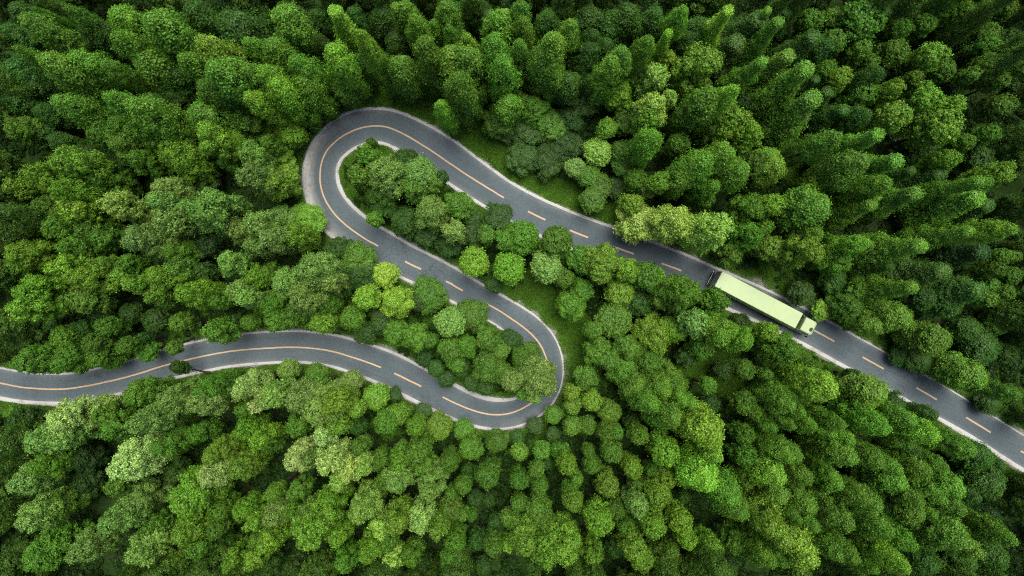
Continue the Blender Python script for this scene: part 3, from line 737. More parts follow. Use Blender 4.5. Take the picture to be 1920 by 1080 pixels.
# landmarks a viewer can find; every tree is told by the nearest one
AREAS = [(70, 70, 'in the top left corner'), (260, 60, 'at top edge near left corner'), (440, 70, 'at top edge left of hairpin'), (640, 60, 'at top edge above upper hairpin'), (830, 70, 'at top edge right of hairpin'),
 (1020, 60, 'at middle of top edge'), (1210, 60, 'at top edge right of middle'), (1400, 60, 'at top edge above the truck'), (1600, 70, 'at top edge toward right corner'), (1830, 70, 'in the top right corner'),
 (60, 240, 'on left edge above mid height'), (240, 200, 'in upper left forest'), (410, 210, 'well left of upper hairpin top'), (560, 190, 'behind upper hairpin, upper left'), (740, 160, 'just above upper hairpin'), (930, 180, 'beyond grass above upper road'),
 (1100, 200, 'in forest above upper road'), (1260, 180, 'up in forest above the truck'), (1400, 230, 'in clearing edge above truck'), (1560, 210, 'in upper right forest, inner side'), (1730, 220, 'amid upper right forest'), (1870, 220, 'on right edge below top corner'),
 (60, 420, 'on left edge near mid height'), (220, 380, 'amid the left forest'), (380, 390, 'in left forest toward upper hairpin'), (530, 330, 'touching upper hairpin outer kerb'), (700, 340, 'on island in upper hairpin'), (820, 410, 'mid island between two roads'),
 (970, 480, 'on island, lower right end'), (1010, 310, 'beside grass along upper road'), (1150, 330, 'above middle of upper road'), (1290, 320, 'uphill behind truck rear'), (1260, 440, 'overhanging upper road behind truck'), (1460, 400, 'directly above the truck'),
 (1600, 360, 'right of truck, higher up'), (1740, 370, 'amid right forest above road'), (1870, 400, 'on right edge at mid height'), (60, 600, 'on left edge above lower road'), (210, 560, 'left forest above lower road'), (340, 540, 'middle of left forest, low'),
 (490, 520, 'left of tongue between roads'), (130, 670, 'beside lower road near left edge'), (270, 660, 'above lower road, left part'), (430, 630, 'overhanging lower road kerb'), (570, 600, 'above lower road bend'), (660, 510, 'at root of lower tongue'),
 (740, 570, 'on lower tongue, left end'), (850, 630, 'middle of lower tongue'), (920, 690, 'lower tongue near hairpin'), (1010, 710, 'at tip inside lower hairpin'), (1070, 590, 'on grass right of lower hairpin'), (1160, 520, 'between upper road and lower hairpin'),
 (1270, 600, 'left of truck below road'), (1380, 600, 'below truck beside road'), (1180, 660, 'right of lower hairpin, inner row'), (1320, 690, 'below truck in small clearing'), (1500, 560, 'right above truck cab'), (1640, 560, 'above road right of truck'),
 (1780, 580, 'right forest above road, low'), (1880, 560, 'on right edge above road'), (1740, 690, 'overhanging right road upper kerb'), (1860, 690, 'right edge beside road'), (1490, 660, 'just below truck cab'), (1570, 710, 'below road right of truck'),
 (60, 790, 'below road at left edge'), (220, 790, 'below lower road left bend'), (370, 770, 'below lower road, left middle'), (530, 740, 'below lower road, middle'), (670, 750, 'below road before lower hairpin'), (800, 800, 'below lower hairpin approach'), (930, 840, 'under lower hairpin'),
 (1060, 800, 'right under lower hairpin'), (1160, 760, 'right of lower hairpin bottom'), (1290, 790, 'down right of lower hairpin'), (1420, 780, 'well below the truck'), (1530, 830, 'below right road, inner side'), (1650, 800, 'below right road, middle'), (1780, 840, 'below right road kerb'), (1880, 900, 'right edge below road'),
 (60, 930, 'low on left edge'), (200, 900, 'in lower left forest'), (370, 890, 'lower left forest, inner side'), (540, 870, 'forest low left of middle'), (690, 900, 'forest below lower road, low'), (830, 920, 'forest far below lower hairpin'), (980, 930, 'low middle forest'),
 (1110, 880, 'low forest right of middle'), (1250, 880, 'low forest below truck'), (1380, 920, 'lower right forest, inner side'), (1510, 960, 'in lower right forest'), (1660, 940, 'lower right forest toward corner'), (1820, 1000, 'in bottom right corner'),
 (60, 1050, 'in bottom left corner'), (240, 1040, 'bottom edge near left corner'), (430, 1050, 'bottom edge left of middle'), (640, 1050, 'bottom edge toward middle'), (830, 1050, 'bottom edge by middle'), (1020, 1050, 'bottom edge just right of middle'), (1210, 1050, 'bottom edge under the truck'), (1400, 1050, 'bottom edge toward right'), (1600, 1050, 'bottom edge near right corner')]

# heights (m): base by kind, changed a little by crown size
HBASE = {'S': 19.0, 'C': 17.5, 'R': 12.0, 'B': 13.5}
rdm = random.Random(5)
trees = []
for (ox, oy), txt in BLOCKS:
    for e in txt.replace('\n', '').split(';'):
        kd, x, y, r, tn = e.split()
        if kd == 'B' and oy == 0 and float(y) < 620 and ox < 900: kd = 'C'
        if ox == 480 and oy == 0 and float(x) < 330 and float(y) > 560: x, r = float(x) - 24, float(r) * 0.92
        trees.append([kd, ox + float(x) / 3, oy + float(y) / 3, float(r) / 3, tn])
print('trees', len(trees), {k: sum(1 for t in trees if t[0] == k) for k in 'SCRB'})

def clearance(x, y):
    """distance of a ground point to the outer edge of the kerb (negative on the road) and the way out"""
    i = int(np.argmin((C[:, 0] - x) ** 2 + (C[:, 1] - y) ** 2))
    v = np.array([x, y]) - C[i]
    d = float(np.linalg.norm(v))
    left = float(v @ NL[i]) > 0
    edge = float(OUT_L[i] if left else OUT_R[i])
    return d - edge, i, v / (d + 1e-6), edge

def place(kd, tx, ty, rp, tn):
    h0 = HBASE[kd] * (0.72 + 0.28 * min(1.6, rp / 24.0)) * rdm.uniform(0.84, 1.14)
    h0 *= {'k': 0.58, 'd': 0.66, 'm': 0.96, 'b': 1.14, 'y': 1.14, 'p': 1.14, 'P': 1.2, 'Y': 1.08}[tn]
    rad_c = math.hypot(tx - 960, ty - 540)
    if rad_c < 330: h0 *= 0.72
    if kd == 'C' and ty < 320: h0 *= 1.15
    if 860 < tx < 1190 and 160 < ty < 420: h0 *= 0.62
    if 1470 < tx < 1640 and 500 < ty < 640: h0 *= 0.6
    if 1640 <= tx < 1900 and 580 < ty < 770: h0 *= 0.7
    if 1440 < tx < 1540 and 225 < ty < 330: h0 *= 0.6
    if 495 < tx < 625 and 190 < ty < 440: h0 *= 0.5
    if 1380 < tx < 1480 and 440 < ty < 520: h0 *= 0.7
    best = None
    for f in (1, 0.9, 1.1, 0.8, 0.7, 1.2, 0.6):
        h = h0 * f
        bx, by = px(tx, ty, h)
        d, i, v, edge = clearance(bx, by)
        if d > 0.55:
            return bx, by, h
        if best is None or d > best[0]:
            best = (d, bx, by, h)
    d, bx, by, h = best
    d, i, v, edge = clearance(bx, by)
    p = C[i] + v * (edge + 0.6)
    return float(p[0]), float(p[1]), h

info = []
for kd, tx, ty, rp, tn in trees:
    bx, by, h = place(kd, tx, ty, rp, tn)
    rm = rp / (K * CAM_H / (CAM_H - h * 0.85))
    info.append(dict(kd=kd, tx=tx, ty=ty, rp=rp, tn=tn, bx=bx, by=by, h=h, rm=rm))

# labels
med = {k: np.percentile([i['rp'] for i in info if i['kd'] == k], [28, 75]) for k in 'SCRB'}
for i in info:
    a, b = med[i['kd']]
    i['size'] = 'small ' if i['rp'] < a else 'large ' if i['rp'] > b else ''
    ar = min(AREAS, key=lambda q: (q[0] - i['tx']) ** 2 + (q[1] - i['ty']) ** 2)
    i['base'] = (i['size'] + TINT_WORD[i['tn']] + ' ' + SHAPE_WORD[i['kd']] + ' tree ' + ar[2])
ORD = ['', 'second', 'third', 'fourth', 'fifth', 'sixth', 'seventh', 'eighth', 'ninth', 'tenth', 'eleventh', 'twelfth', 'thirteenth']
by_base = {}
for i in info: by_base.setdefault(i['base'], []).append(i)
for b, l in by_base.items():
    if len(l) == 1:
        l[0]['label'] = b
        continue
    horiz = (max(q['tx'] for q in l) - min(q['tx'] for q in l)) >= (max(q['ty'] for q in l) - min(q['ty'] for q in l))
    l.sort(key=lambda q: q['tx'] if horiz else q['ty'])
    first, last = ('leftmost', 'rightmost') if horiz else ('topmost', 'lowest')
    for n, q in enumerate(l):
        if n == 0: w = ', ' + first + ' such'
        elif n == len(l) - 1: w = ', ' + last + ' such'
        else: w = ', ' + ORD[n] + ' such from ' + ('left' if horiz else 'top')
        q['label'] = b + w

for i in info:
    kd = i['kd']
    cand = [p for p in PROTO[kd]]
    near = sorted(cand, key=lambda p: abs(math.log(p[0] / i['rm'])))
    rr = near[0][0]
    cand = [p for p in cand if p[0] == rr]
    pr = rdm.choice(cand)
    sr = i['rm'] / pr[0] * {'S': 1.62, 'C': 1.17, 'R': 0.99, 'B': 1.05}[kd]
    if math.hypot(i['tx'] - 960, i['ty'] - 540) < 340: sr *= 1.1
    sh = i['h'] / pr[1]
    root = bpy.data.objects.new(NAME[kd], None)
    root.empty_display_size = 0.5
    root.location = (i['bx'], i['by'], 0)
    # roadside trees lean out over the road toward the light, the others stand nearly upright
    ax_, ay_ = px(i['tx'], i['ty'], i['h'])
    lx, ly = (ax_ - i['bx']) / i['h'], (ay_ - i['by']) / i['h']
    lm = math.hypot(lx, ly)
    if lm > 0.42: lx, ly = lx * 0.42 / lm, ly * 0.42 / lm
    lx += rdm.gauss(0, 0.012); ly += rdm.gauss(0, 0.012)
    q = Vector((0, 0, 1)).rotation_difference(Vector((lx, ly, 1)).normalized()) @ Matrix.Rotation(rdm.uniform(0, 6.283), 3, 'Z').to_quaternion()
    root.rotation_euler = q.to_euler()
    link(root)
    tag(root, i['label'], 'tree', GROUP[kd])
    c = [q_ * {'S': 1.3, 'C': 1.2, 'R': 0.95, 'B': 1.0}[kd] for q_ in TINT[i['tn']]]
    j = [rdm.uniform(0.9, 1.1) for _ in range(3)]
    for nm, me in (('trunk', pr[3]), ('crown', pr[2])):
        o = bpy.data.objects.new(nm, me)
        o.scale = (sr, sr, sh)
        if nm == 'crown':
            o.color = (c[0] * j[0], c[1] * j[1], c[2] * j[2], 1)
        link(o, root)

# ------------------------------------------------------------------ forest mass outside the picture, shrubs and grass: uncountable, one object each
def scatter(name, pts, meshes, label, cat, color):
    """pts: rows x, y, z, rotation, scale, height scale, index -> one object that sets a copy of a mesh on every point"""
    pts = np.array(pts, dtype=np.float32)
    col = bpy.data.collections.new(name + '_sources')
    for k, me in enumerate(meshes):
        so = bpy.data.objects.new('%s_source_%02d' % (name, k), me)
        col.objects.link(so)
    me = bpy.data.meshes.new(name)
    me.vertices.add(len(pts))
    me.vertices.foreach_set('co', pts[:, :3].ravel())
    for an, ci in (('rot', 3), ('sc', 4), ('sh', 5)):
        a = me.attributes.new(an, 'FLOAT', 'POINT'); a.data.foreach_set('value', pts[:, ci])
    a = me.attributes.new('idx', 'INT', 'POINT'); a.data.foreach_set('value', pts[:, 6].astype(np.int32))
    o = link(bpy.data.objects.new(name, me))
    o.color = (*color, 1)
    ng = bpy.data.node_groups.new(name, 'GeometryNodeTree')
    ng.interface.new_socket('Geometry', in_out='INPUT', socket_type='NodeSocketGeometry')
    ng.interface.new_socket('Geometry', in_out='OUTPUT', socket_type='NodeSocketGeometry')
    gi = ng.nodes.new('NodeGroupInput'); go = ng.nodes.new('NodeGroupOutput')
    ci = ng.nodes.new('GeometryNodeCollectionInfo')
    ci.inputs['Collection'].default_value = col
    ci.inputs['Separate Children'].default_value = True
    ci.inputs['Reset Children'].default_value = True
    ip = ng.nodes.new('GeometryNodeInstanceOnPoints')
    ip.inputs['Pick Instance'].default_value = True
    def attr(nm, typ):
        n = ng.nodes.new('GeometryNodeInputNamedAttribute')
        n.data_type = typ
        n.inputs['Name'].default_value = nm
        return n.outputs[0]
    ng.links.new(gi.outputs[0], ip.inputs['Points'])
    ng.links.new(ci.outputs[0], ip.inputs['Instance'])
    ng.links.new(attr('idx', 'INT'), ip.inputs['Instance Index'])
    cx = ng.nodes.new('ShaderNodeCombineXYZ')
    ng.links.new(attr('rot', 'FLOAT'), cx.inputs['Z'])
    er = ng.nodes.new('FunctionNodeEulerToRotation')
    ng.links.new(cx.outputs[0], er.inputs[0])
    ng.links.new(er.outputs[0], ip.inputs['Rotation'])
    cs = ng.nodes.new('ShaderNodeCombineXYZ')
    s_ = attr('sc', 'FLOAT')
    ng.links.new(s_, cs.inputs['X']); ng.links.new(s_, cs.inputs['Y']); ng.links.new(attr('sh', 'FLOAT'), cs.inputs['Z'])
    ng.links.new(cs.outputs[0], ip.inputs['Scale'])
    ng.links.new(ip.outputs[0], go.inputs[0])
    md = o.modifiers.new('scatter', 'NODES')
    md.node_group = ng
    tag(o, label, cat, kind='stuff')
    return o

# forest going on outside the picture (its tops lie beyond the frame)
rg = np.random.default_rng(21)
pts = []
allp = [(kd, p) for kd in 'SCRB' for p in PROTO[kd] if not (kd == 'R' and p[0] < 1.3)]
tries = 0
occ = []
while tries < 9000 and len(pts) < 900:
    tries += 1
    x, y = rg.uniform(-115, 115), rg.uniform(-80, 80)
    k = rg.integers(0, len(allp))
    kd, p = allp[k]
    if kd == 'S' and x < 0: continue
    if kd == 'B' and x > 40: continue
    sc = rg.uniform(0.8, 1.2); sh = rg.uniform(0.85, 1.15)
    h = p[1] * sh
    s = CAM_H / (CAM_H - h)
    X, Y = x * s * K + 960, -y * s * K + 540
    m = p[0] * sc * K * 0.55
    if -m < X < 1920 + m and -m < Y < 1080 + m: continue
    if road_dist(x, y) < 4.2: continue
    if any((x - a) ** 2 + (y - b) ** 2 < 2.7 ** 2 for a, b in occ): continue
    occ.append((x, y))
    pts.append((x, y, 0, rg.uniform(0, 6.28), sc, sh, k))
print('outer forest', len(pts))
scatter('surrounding_forest', pts, [p[2] for _, p in allp], 'green forest running on beyond the edges of the picture', 'forest', (0.052, 0.122, 0.015))

# shrubs under the trees
def shrub(seed, r=0.75):
    g = np.random.default_rng(seed)
    n = 26
    d = unit(g, n); d[:, 2] = np.abs(d[:, 2])
    cent = d * r * g.uniform(0.35, 0.8, n)[:, None] * np.array([1, 1, 0.9])
    P, Q = clump_leaves(cent, d, r * 0.42 * g.uniform(0.7, 1.2, n), 40, g, 0.7)
    P[:, 2] = np.maximum(P[:, 2], 0.03)
    return leaf_mesh('shrub', P, Q, 0.11, g)
shrubs = [shrub(s) for s in (1, 2, 3, 4)]
CLEAR = [(870, 235, 62), (930, 290, 55), (800, 215, 45), (1000, 345, 45), (1090, 390, 36), (700, 165, 45), (1060, 580, 40), (1075, 650, 38), (1080, 720, 30), (1330, 680, 50), (1490, 300, 50), (1160, 395, 30), (1375, 720, 40), (1000, 545, 30), (760, 190, 45), (900, 300, 45), (960, 335, 40), (1040, 375, 40), (1120, 410, 30), (1480, 560, 20)]
def in_clear(x, y, grow=0.0):
    X, Y = x * K + 960, -y * K + 540
    return any((X - a) ** 2 + (Y - b) ** 2 < (r + grow) ** 2 for a, b, r in CLEAR)
pts = []
while len(pts) < 11000:
    x, y = rg.uniform(-95, 95), rg.uniform(-60, 60)
    d = road_dist(x, y)
    if d < 3.5 or in_clear(x, y): continue
    s = rg.uniform(0.6, 1.7)
    if d < 4.6: s *= 0.55
    pts.append((x, y, -0.05, rg.uniform(0, 6.28), s, s * rg.uniform(0.7, 1.3), rg.integers(0, 4)))
scatter('undergrowth', pts, shrubs, 'dark green leafy undergrowth covering the forest floor', 'undergrowth', (0.018, 0.052, 0.008))

# grass on the verges
def grass_patch(seed):
    g = np.random.default_rng(seed)
    n = 420
    rr = 0.9 * np.sqrt(g.uniform(0, 1, n)); a = g.uniform(0, 6.283, n)
    b = np.stack([rr * np.cos(a), rr * np.sin(a), np.zeros(n)], 1)
    th = g.uniform(0, 6.283, n); hh = g.uniform(0.10, 0.30, n); ln = g.uniform(0.05, 0.26, n); w = g.uniform(0.018, 0.04, n)
    ax = np.stack([np.cos(th), np.sin(th), np.zeros(n)], 1); sx = np.stack([-np.sin(th), np.cos(th), np.zeros(n)], 1)
    tip = b + ax * ln[:, None]; tip[:, 2] = hh
    mid = b + ax * (ln * 0.35)[:, None]; mid[:, 2] = hh * 0.65
    V = np.stack([b - sx * w[:, None], b + sx * w[:, None], mid + sx * w[:, None] * 0.9, tip, mid - sx * w[:, None] * 0.9], 1).reshape(-1, 3)
    i = np.arange(n) * 5
    F3 = np.concatenate([np.stack([i, i + 1, i + 2], 1), np.stack([i, i + 2, i + 4], 1), np.stack([i + 4, i + 2, i + 3], 1)])
    me = mesh_np('grass', V, faces3=F3, mats=[M_LEAF])
    at = me.attributes.new('leafvar', 'FLOAT', 'POINT')
    at.data.foreach_set('value', np.repeat(g.beta(2, 2.4, n), 5).astype(np.float32))
    return me
pts = []
for _ in range(60000):
    x, y = rg.uniform(-90, 90), rg.uniform(-55, 55)
    d = road_dist(x, y)
    cl = in_clear(x, y, 25)
    if d < 2.5 or (d > 9 and not cl): continue
    if d > 5 and not cl and rg.uniform() < 0.5: continue
    s = rg.uniform(0.7, 1.3)
    if d < 4.6:
        e = clearance(x, y)[0]
        if e < 0.22: continue
        s = min(s, (e + 0.16) / 0.9)
    pts.append((x, y, -0.03, rg.uniform(0, 6.28), s, max(s, 0.6) * rg.uniform(0.7, 1.5) * (0.75 if d < 4.0 else 1.0), rg.integers(0, 3)))
print('grass patches', len(pts))
scatter('verge_grass', pts, [grass_patch(s) for s in (1, 2, 3)], 'dark green grass on the verges along the road', 'grass', (0.076, 0.188, 0.020))

# fallen leaves and twigs blown to the edges of the carriageway
g = np.random.default_rng(77)
n = 1500
ii = g.integers(20, len(C) - 20, n)
sgn = np.where(g.uniform(size=n) < 0.5, 1.0, -1.0)
uu = 1 - np.abs(g.normal(size=n)) * 0.16
uu = np.where(g.uniform(size=n) < 0.25, g.uniform(0, 1, n), np.clip(uu, 0, 0.985))
half = np.where(sgn > 0, HL[ii], HR[ii])
q = C[ii] + NL[ii] * (sgn * uu * half)[:, None]
P = np.column_stack([q, 0.030 + 0.05 * (1 - uu * uu) + 0.012])
Q = np.tile(np.array([0, 0, 1.0]), (n, 1)) + g.normal(size=(n, 3)) * 0.06
lm = leaf_mesh('leaf_litter', P, Q, 0.055, g)
lo = link(bpy.data.objects.new('leaf_litter', lm))
lo.color = (0.085, 0.075, 0.03, 1)
tag(lo, 'fallen leaves scattered along the edges of the road', 'leaf litter', kind='stuff')

# ------------------------------------------------------------------ the truck
M_ROOF = simple_mat('pale_lime_paint', (0.268, 0.360, 0.170), 0.42, 0.4, 0, 0.035, 1.2)
M_SIDE = simple_mat('green_paint', (0.26, 0.52, 0.09), 0.4, 0.45, 0, 0.06, 1.5)
M_DARK = simple_mat('black_plastic', (0.018, 0.019, 0.02), 0.6, 0.3, 0, 0.2, 5)
M_FRAME = simple_mat('dark_steel', (0.05, 0.052, 0.055), 0.55, 0.4, 0.3, 0.2, 4)
M_ALU = simple_mat('aluminium', (0.62, 0.63, 0.62), 0.35, 0.5, 0.8, 0.1, 6)
M_DOOR = simple_mat('pale_grey_paint', (0.34, 0.38, 0.33), 0.5, 0.4, 0, 0.06, 2)
M_TYRE = simple_mat('tyre_rubber', (0.02, 0.02, 0.02), 0.85, 0.2, 0, 0.2, 8)
M_GLASS = simple_mat('tinted_glass', (0.012, 0.018, 0.02), 0.06, 0.6, 0, 0.0, 1)
M_RED = simple_mat('red_lens', (0.45, 0.02, 0.015), 0.25, 0.5, 0, 0.05, 4)
M_AMBER = simple_mat('amber_lens', (0.7, 0.25, 0.02), 0.25, 0.5, 0, 0.05, 4)
M_LENS = simple_mat('clear_lens', (0.75, 0.77, 0.76), 0.15, 0.6, 0, 0.05, 4)

def part(name, bm, mat, parent, loc=(0, 0, 0)):
    me = bpy.data.meshes.new(name)
    bm.to_mesh(me); bm.free()
    for m in (mat if isinstance(mat, (list, tuple)) else [mat]):
        me.materials.append(m)
    o = bpy.data.objects.new(name, me)
    o.location = loc
    return link(o, parent)

def boxbm(x0, x1, y0, y1, z0, z1, bev=0.0, seg=2):
    bm = bmesh.new()
    bmesh.ops.create_cube(bm, size=1.0)
    for v in bm.verts:
        v.co = Vector(((x0 + x1) / 2 + v.co.x * (x1 - x0), (y0 + y1) / 2 + v.co.y * (y1 - y0), (z0 + z1) / 2 + v.co.z * (z1 - z0)))
    if bev > 0:
        bmesh.ops.bevel(bm, geom=bm.edges[:], offset=bev, segments=seg, affect='EDGES', profile=0.5)
    return bm

def cylbm(r, x, y0, y1, z, seg=20, axis='Y', r2=None):
    bm = bmesh.new()
    bmesh.ops.create_cone(bm, cap_ends=True, segments=seg, radius1=r, radius2=r if r2 is None else r2, depth=abs(y1 - y0))
    if axis == 'Y':
        bmesh.ops.rotate(bm, verts=bm.verts, cent=(0, 0, 0), matrix=Matrix.Rotation(math.pi / 2, 3, 'X'))
        bmesh.ops.translate(bm, verts=bm.verts, vec=(x, (y0 + y1) / 2, z))
    elif axis == 'X':
        bmesh.ops.rotate(bm, verts=bm.verts, cent=(0, 0, 0), matrix=Matrix.Rotation(math.pi / 2, 3, 'Y'))
        bmesh.ops.translate(bm, verts=bm.verts, vec=((y0 + y1) / 2, x, z))
    return bm

def build_truck():
    # local frame: +x forward, origin on the road under the trailer's middle
    L, W2, HT = 13.6, 1.235, 4.0
    x0, x1 = -L / 2, L / 2
    root = bpy.data.objects.new('articulated_truck', None)
    link(root)
    cx, cy = px(1422.7, 562.2, 4.0)
    root.location = (cx, cy, 0.06)
    root.rotation_euler = (0, 0, -math.atan2(79, 150.5))
    tag(root, 'pale lime green articulated truck driving on the upper road', 'truck')
    # trailer
    body = part('trailer_box', boxbm(x0, x1, -W2, W2, 1.25, HT - 0.05, 0.03), M_SIDE, root)
    roof = part('trailer_roof', boxbm(x0 - 0.012, x1 + 0.012, -W2 - 0.012, W2 + 0.012, HT - 0.07, HT, 0.02), M_ROOF, root)
    n = 12
    for i in range(1, n):
        xx = x0 + L * i / n
        part('roof_seam', boxbm(xx - 0.02, xx + 0.02, -W2 + 0.06, W2 - 0.06, HT - 0.01, HT + 0.006), M_ROOF, roof)
    for s in (-1, 1):
        part('roof_rail', boxbm(x0, x1, s * W2 - 0.03 + s * 0.012, s * W2 + 0.03 + s * 0.012, HT - 0.16, HT - 0.075, 0.01), M_SIDE, body)
        part('bottom_rail', boxbm(x0, x1, s * W2 - 0.03 + s * 0.01, s * W2 + 0.03 + s * 0.01, 1.2, 1.36, 0.01), M_FRAME, body)
        part('side_skirt', boxbm(-2.6, 1.9, s * 1.18 - 0.02, s * 1.18 + 0.02, 0.45, 1.17, 0.01), M_SIDE, root)
        for i in range(9):
            xx = x0 + 0.7 + i * (L - 1.4) / 8
            part('side_marker', boxbm(xx - 0.05, xx + 0.05, s * (W2 + 0.04), s * (W2 + 0.06), 1.25, 1.31), M_AMBER, body)
    # rear doors with lock bars
    for s in (-1, 1):
        d = part('rear_door', boxbm(x0 - 0.05, x0 - 0.005, min(s * 0.01, s * (W2 - 0.06)), max(s * 0.01, s * (W2 - 0.06)), 1.32, HT - 0.16, 0.012), M_DOOR, root)
        for yy in (0.3, 0.85):
            part('lock_bar', cylbm(0.022, s * yy, 0, 0, 0, 8, 'Z') if False else boxbm(x0 - 0.09, x0 - 0.055, s * yy - 0.018, s * yy + 0.018, 1.2, HT - 0.1, 0.008), M_ALU, d)
        part('hinge_bar', boxbm(x0 - 0.075, x0 - 0.01, s * (W2 - 0.05) - 0.03, s * (W2 - 0.05) + 0.03, 1.3, HT - 0.12, 0.01), M_FRAME, d)
    part('rear_frame', boxbm(x0 - 0.06, x0 - 0.004, -W2, W2, HT - 0.155, HT - 0.075, 0.01), M_FRAME, root)
    part('underrun_bar', boxbm(x0 - 0.30, x0 - 0.225, -W2 + 0.05, W2 - 0.05, 0.5, 0.68, 0.03), M_ALU, root)
    tl = part('tail_lift', boxbm(x0 - 0.22, x0 - 0.1, -W2 + 0.12, W2 - 0.12, 0.86, 1.02, 0.03), M_FRAME, root)
    for s in (-1, 1):
        part('lift_arm', boxbm(x0 - 0.2, x0 + 0.8, s * 0.62 - 0.05, s * 0.62 + 0.05, 0.66, 0.84, 0.02), M_FRAME, tl)
        part('tail_light', boxbm(x0 - 0.345, x0 - 0.305, s * 0.98 - 0.2, s * 0.98 + 0.2, 0.72, 0.84, 0.015), M_RED, root)
    part('trailer_chassis', boxbm(x0 + 0.1, x1 - 1.0, -0.5, 0.5, 0.92, 1.19, 0.02), M_FRAME, root)
    def wheel(x, s, r=0.5, w=0.34):
        y0_, y1_ = (s * 1.2, s * (1.2 - w))
        t = part('wheel', cylbm(r * 0.6, x, y0_ - s * 0.06, y1_ + s * 0.02, r, 18), M_FRAME, root)
        bm = bmesh.new()
        seg = 24
        prof_ = [(0.58, 0.04), (0.9, 0.0), (1.0, 0.06), (1.0, w - 0.06), (0.9, w), (0.58, w - 0.04)]
        vv = [[bm.verts.new((x + r * a * math.cos(6.2832 * k / seg), s * (1.2 - b), r + r * a * math.sin(6.2832 * k / seg))) for a, b in prof_] for k in range(seg)]
        for k in range(seg):
            for j in range(len(prof_)):
                q = (vv[k][j], vv[(k + 1) % seg][j], vv[(k + 1) % seg][(j + 1) % len(prof_)], vv[k][(j + 1) % len(prof_)])
                bm.faces.new(q)
        bmesh.ops.recalc_face_normals(bm, faces=bm.faces[:])
        part('tyre', bm, M_TYRE, t)
        part('hub', cylbm(r * 0.2, x, y0_ + s * 0.0, y0_ - s * 0.08, r, 12), M_ALU, t)
    for xx in (-2.9 - 0.6, -4.21 - 0.6 + 0.0, -5.52 - 0.6 + 0.6 - 0.6 + 0.6):
        for s in (-1, 1):
            wheel(xx, s)
    for s in (-1, 1):
        part('mudguard', boxbm(-6.2, -2.95, s * 1.02 - 0.17, s * 1.02 + 0.17, 1.06, 1.10, 0.01), M_DARK, root)
        part('landing_leg', boxbm(2.3, 2.45, s * 0.75 - 0.06, s * 0.75 + 0.06, 0.35, 1.1, 0.01), M_FRAME, root)
    part('front_bulkhead', boxbm(x1 + 0.004, x1 + 0.06, -W2 + 0.02, W2 - 0.02, 1.3, HT - 0.09, 0.015), M_DARK, root)
    # tractor: chassis, cab with rounded front
    c0 = x1 + 0.72
    c1 = c0 + 2.25
    part('tractor_chassis', boxbm(x1 - 2.7, c1 - 0.15, -0.45, 0.45, 0.72, 0.98, 0.02), M_FRAME, root)
    part('fifth_wheel', boxbm(x1 - 1.75, x1 - 0.75, -0.45, 0.45, 0.985, 1.18, 0.03), M_FRAME, root)
    for s in (-1, 1):
        wheel(x1 - 1.2, s, 0.5, 0.34)
        wheel(c1 - 0.95, s, 0.5, 0.32)
        part('fuel_tank', cylbm(0.33, s * 0.85, x1 - 0.1, x1 + 1.1, 0.72, 18, 'X'), M_ALU, root)
    def cab_shell(z0, z1, inset_front, half, xa, xb, rad):
        bm = bmesh.new()
        rings = []
        k = 9
        for (z, ins, hw, back) in ((z0, 0.0, half, 0.0), (z0 + (z1 - z0) * 0.45, 0.02, half, 0.0), (z1 - 0.35, inset_front * 0.6, half - 0.02, 0.0), (z1 - 0.10, inset_front * 0.85, half - 0.05, 0.02), (z1, inset_front + 0.10, half - 0.14, 0.10)):
            pts_ = [(xa + back, -hw), ]
            for a in range(k):
                an = -math.pi / 2 + (math.pi / 2) * a / (k - 1)
                pts_.append((xb - ins - rad + rad * math.cos(an), -hw + rad + rad * math.sin(an)))
            for a in range(k):
                an = (math.pi / 2) * a / (k - 1)
                pts_.append((xb - ins - rad + 0.0 + rad * math.cos(an), hw - rad + rad * math.sin(an)))
            pts_.append((xa + back, hw))
            # slight bow of the front
            rings.append([bm.verts.new((x - 0.10 * (abs(y) / hw) ** 2 * (x > xb - 1.0), y, z)) for x, y in pts_])
        for a, b in zip(rings[:-1], rings[1:]):
            m = len(a)
            for j in range(m):
                bm.faces.new((a[j], a[(j + 1) % m], b[(j + 1) % m], b[j]))
        bm.faces.new(rings[-1]); bm.faces.new(rings[0][::-1])
        bmesh.ops.recalc_face_normals(bm, faces=bm.faces[:])
        return bm
    cab = part('cab', cab_shell(0.62, 3.62, 0.30, 1.17, c0, c1, 0.34), M_ROOF, root)
    rf = part('cab_roof', cab_shell(3.625, 3.86, 0.16, 1.12, c0 + 0.03, c1 - 0.16, 0.36), M_ROOF, root)
    # roof hatch, dark and egg-shaped, toward the front left of centre
    bm = bmesh.new()
    vt = [bm.verts.new((c1 - 0.74 + 0.24 * math.cos(6.2832 * k / 24), -0.30 + (0.33 + 0.06 * math.cos(6.2832 * k / 24)) * math.sin(6.2832 * k / 24), 3.864)) for k in range(24)]
    f = bm.faces.new(vt)
    ex = bmesh.ops.extrude_face_region(bm, geom=[f])
    bmesh.ops.translate(bm, verts=[v for v in ex['geom'] if isinstance(v, bmesh.types.BMVert)], vec=(0, 0, 0.05))
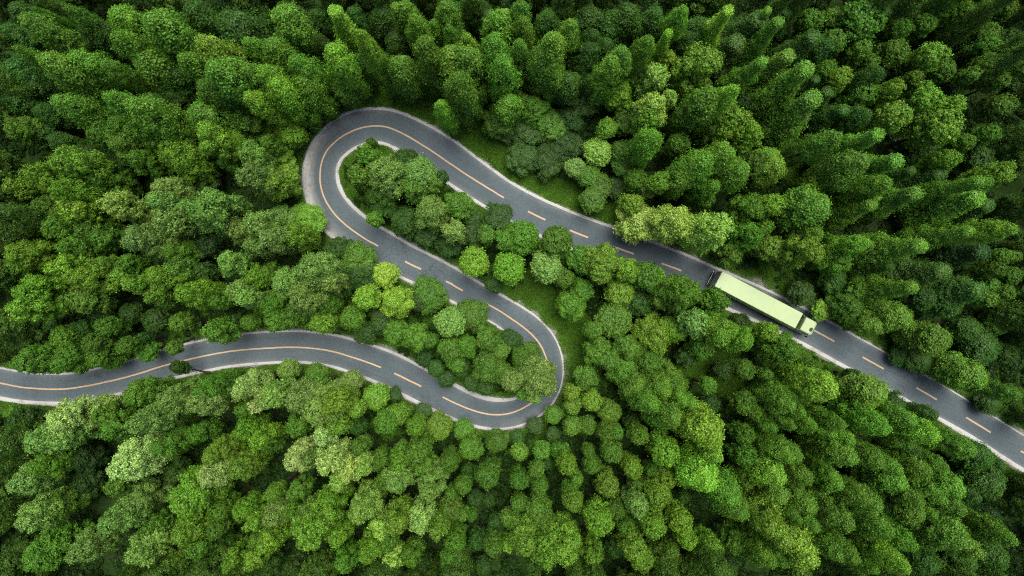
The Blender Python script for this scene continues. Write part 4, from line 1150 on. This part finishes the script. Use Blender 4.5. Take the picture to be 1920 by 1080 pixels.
    bmesh.ops.recalc_face_normals(bm, faces=bm.faces[:])
    part('roof_hatch', bm, M_GLASS, rf)
    part('windscreen', boxbm(c1 - 0.16, c1 - 0.10, -0.92, 0.92, 2.0, 2.95, 0.03), M_GLASS, cab)
    part('sun_visor', boxbm(c1 - 0.14, c1 + 0.06, -0.9, 0.9, 3.02, 3.07, 0.015), M_DARK, cab)
    part('grille', boxbm(c1 - 0.04, c1 + 0.03, -0.75, 0.75, 1.05, 1.85, 0.02), M_DARK, cab)
    part('bumper', boxbm(c1 - 0.28, c1 + 0.06, -1.1, 1.1, 0.36, 0.78, 0.08), M_SIDE, root)
    for s in (-1, 1):
        part('headlight', boxbm(c1 - 0.02, c1 + 0.085, s * 0.82 - 0.17, s * 0.82 + 0.17, 0.55, 0.74, 0.03), M_LENS, root)
        part('side_window', boxbm(c1 - 1.25, c1 - 0.5, s * 1.165 - 0.012, s * 1.165 + 0.012, 1.98, 2.75, 0.008), M_GLASS, cab)
        dr = part('door', boxbm(c1 - 1.38, c1 - 0.42, s * 1.172 - 0.008, s * 1.172 + 0.008, 0.95, 1.93, 0.005), M_SIDE, cab)
        part('handle', boxbm(c1 - 1.32, c1 - 1.12, s * 1.19 - 0.012, s * 1.19 + 0.012, 1.62, 1.68, 0.006), M_DARK, dr)
        part('mirror', boxbm(c1 - 0.32, c1 - 0.18, s * 1.36 - 0.1, s * 1.36 + 0.1, 2.05, 2.75, 0.03), M_DARK, root)
        part('mirror_arm', boxbm(c1 - 0.27, c1 - 0.23, min(s * 1.12, s * 1.28), max(s * 1.12, s * 1.28), 2.66, 2.72, 0.01), M_DARK, root)
        part('side_fairing', boxbm(c0 - 0.30, c0 - 0.005, s * 1.11 - 0.02, s * 1.11 + 0.02, 1.1, 3.5, 0.015), M_SIDE, cab)
    part('exhaust_stack', cylbm(0.09, 0.0, 0.0, 0.1, 0.0, 12, 'X') if False else boxbm(c0 - 0.42, c0 - 0.14, -0.35, 0.35, 1.0, 2.3, 0.06), M_DARK, root)
    return root
build_truck()
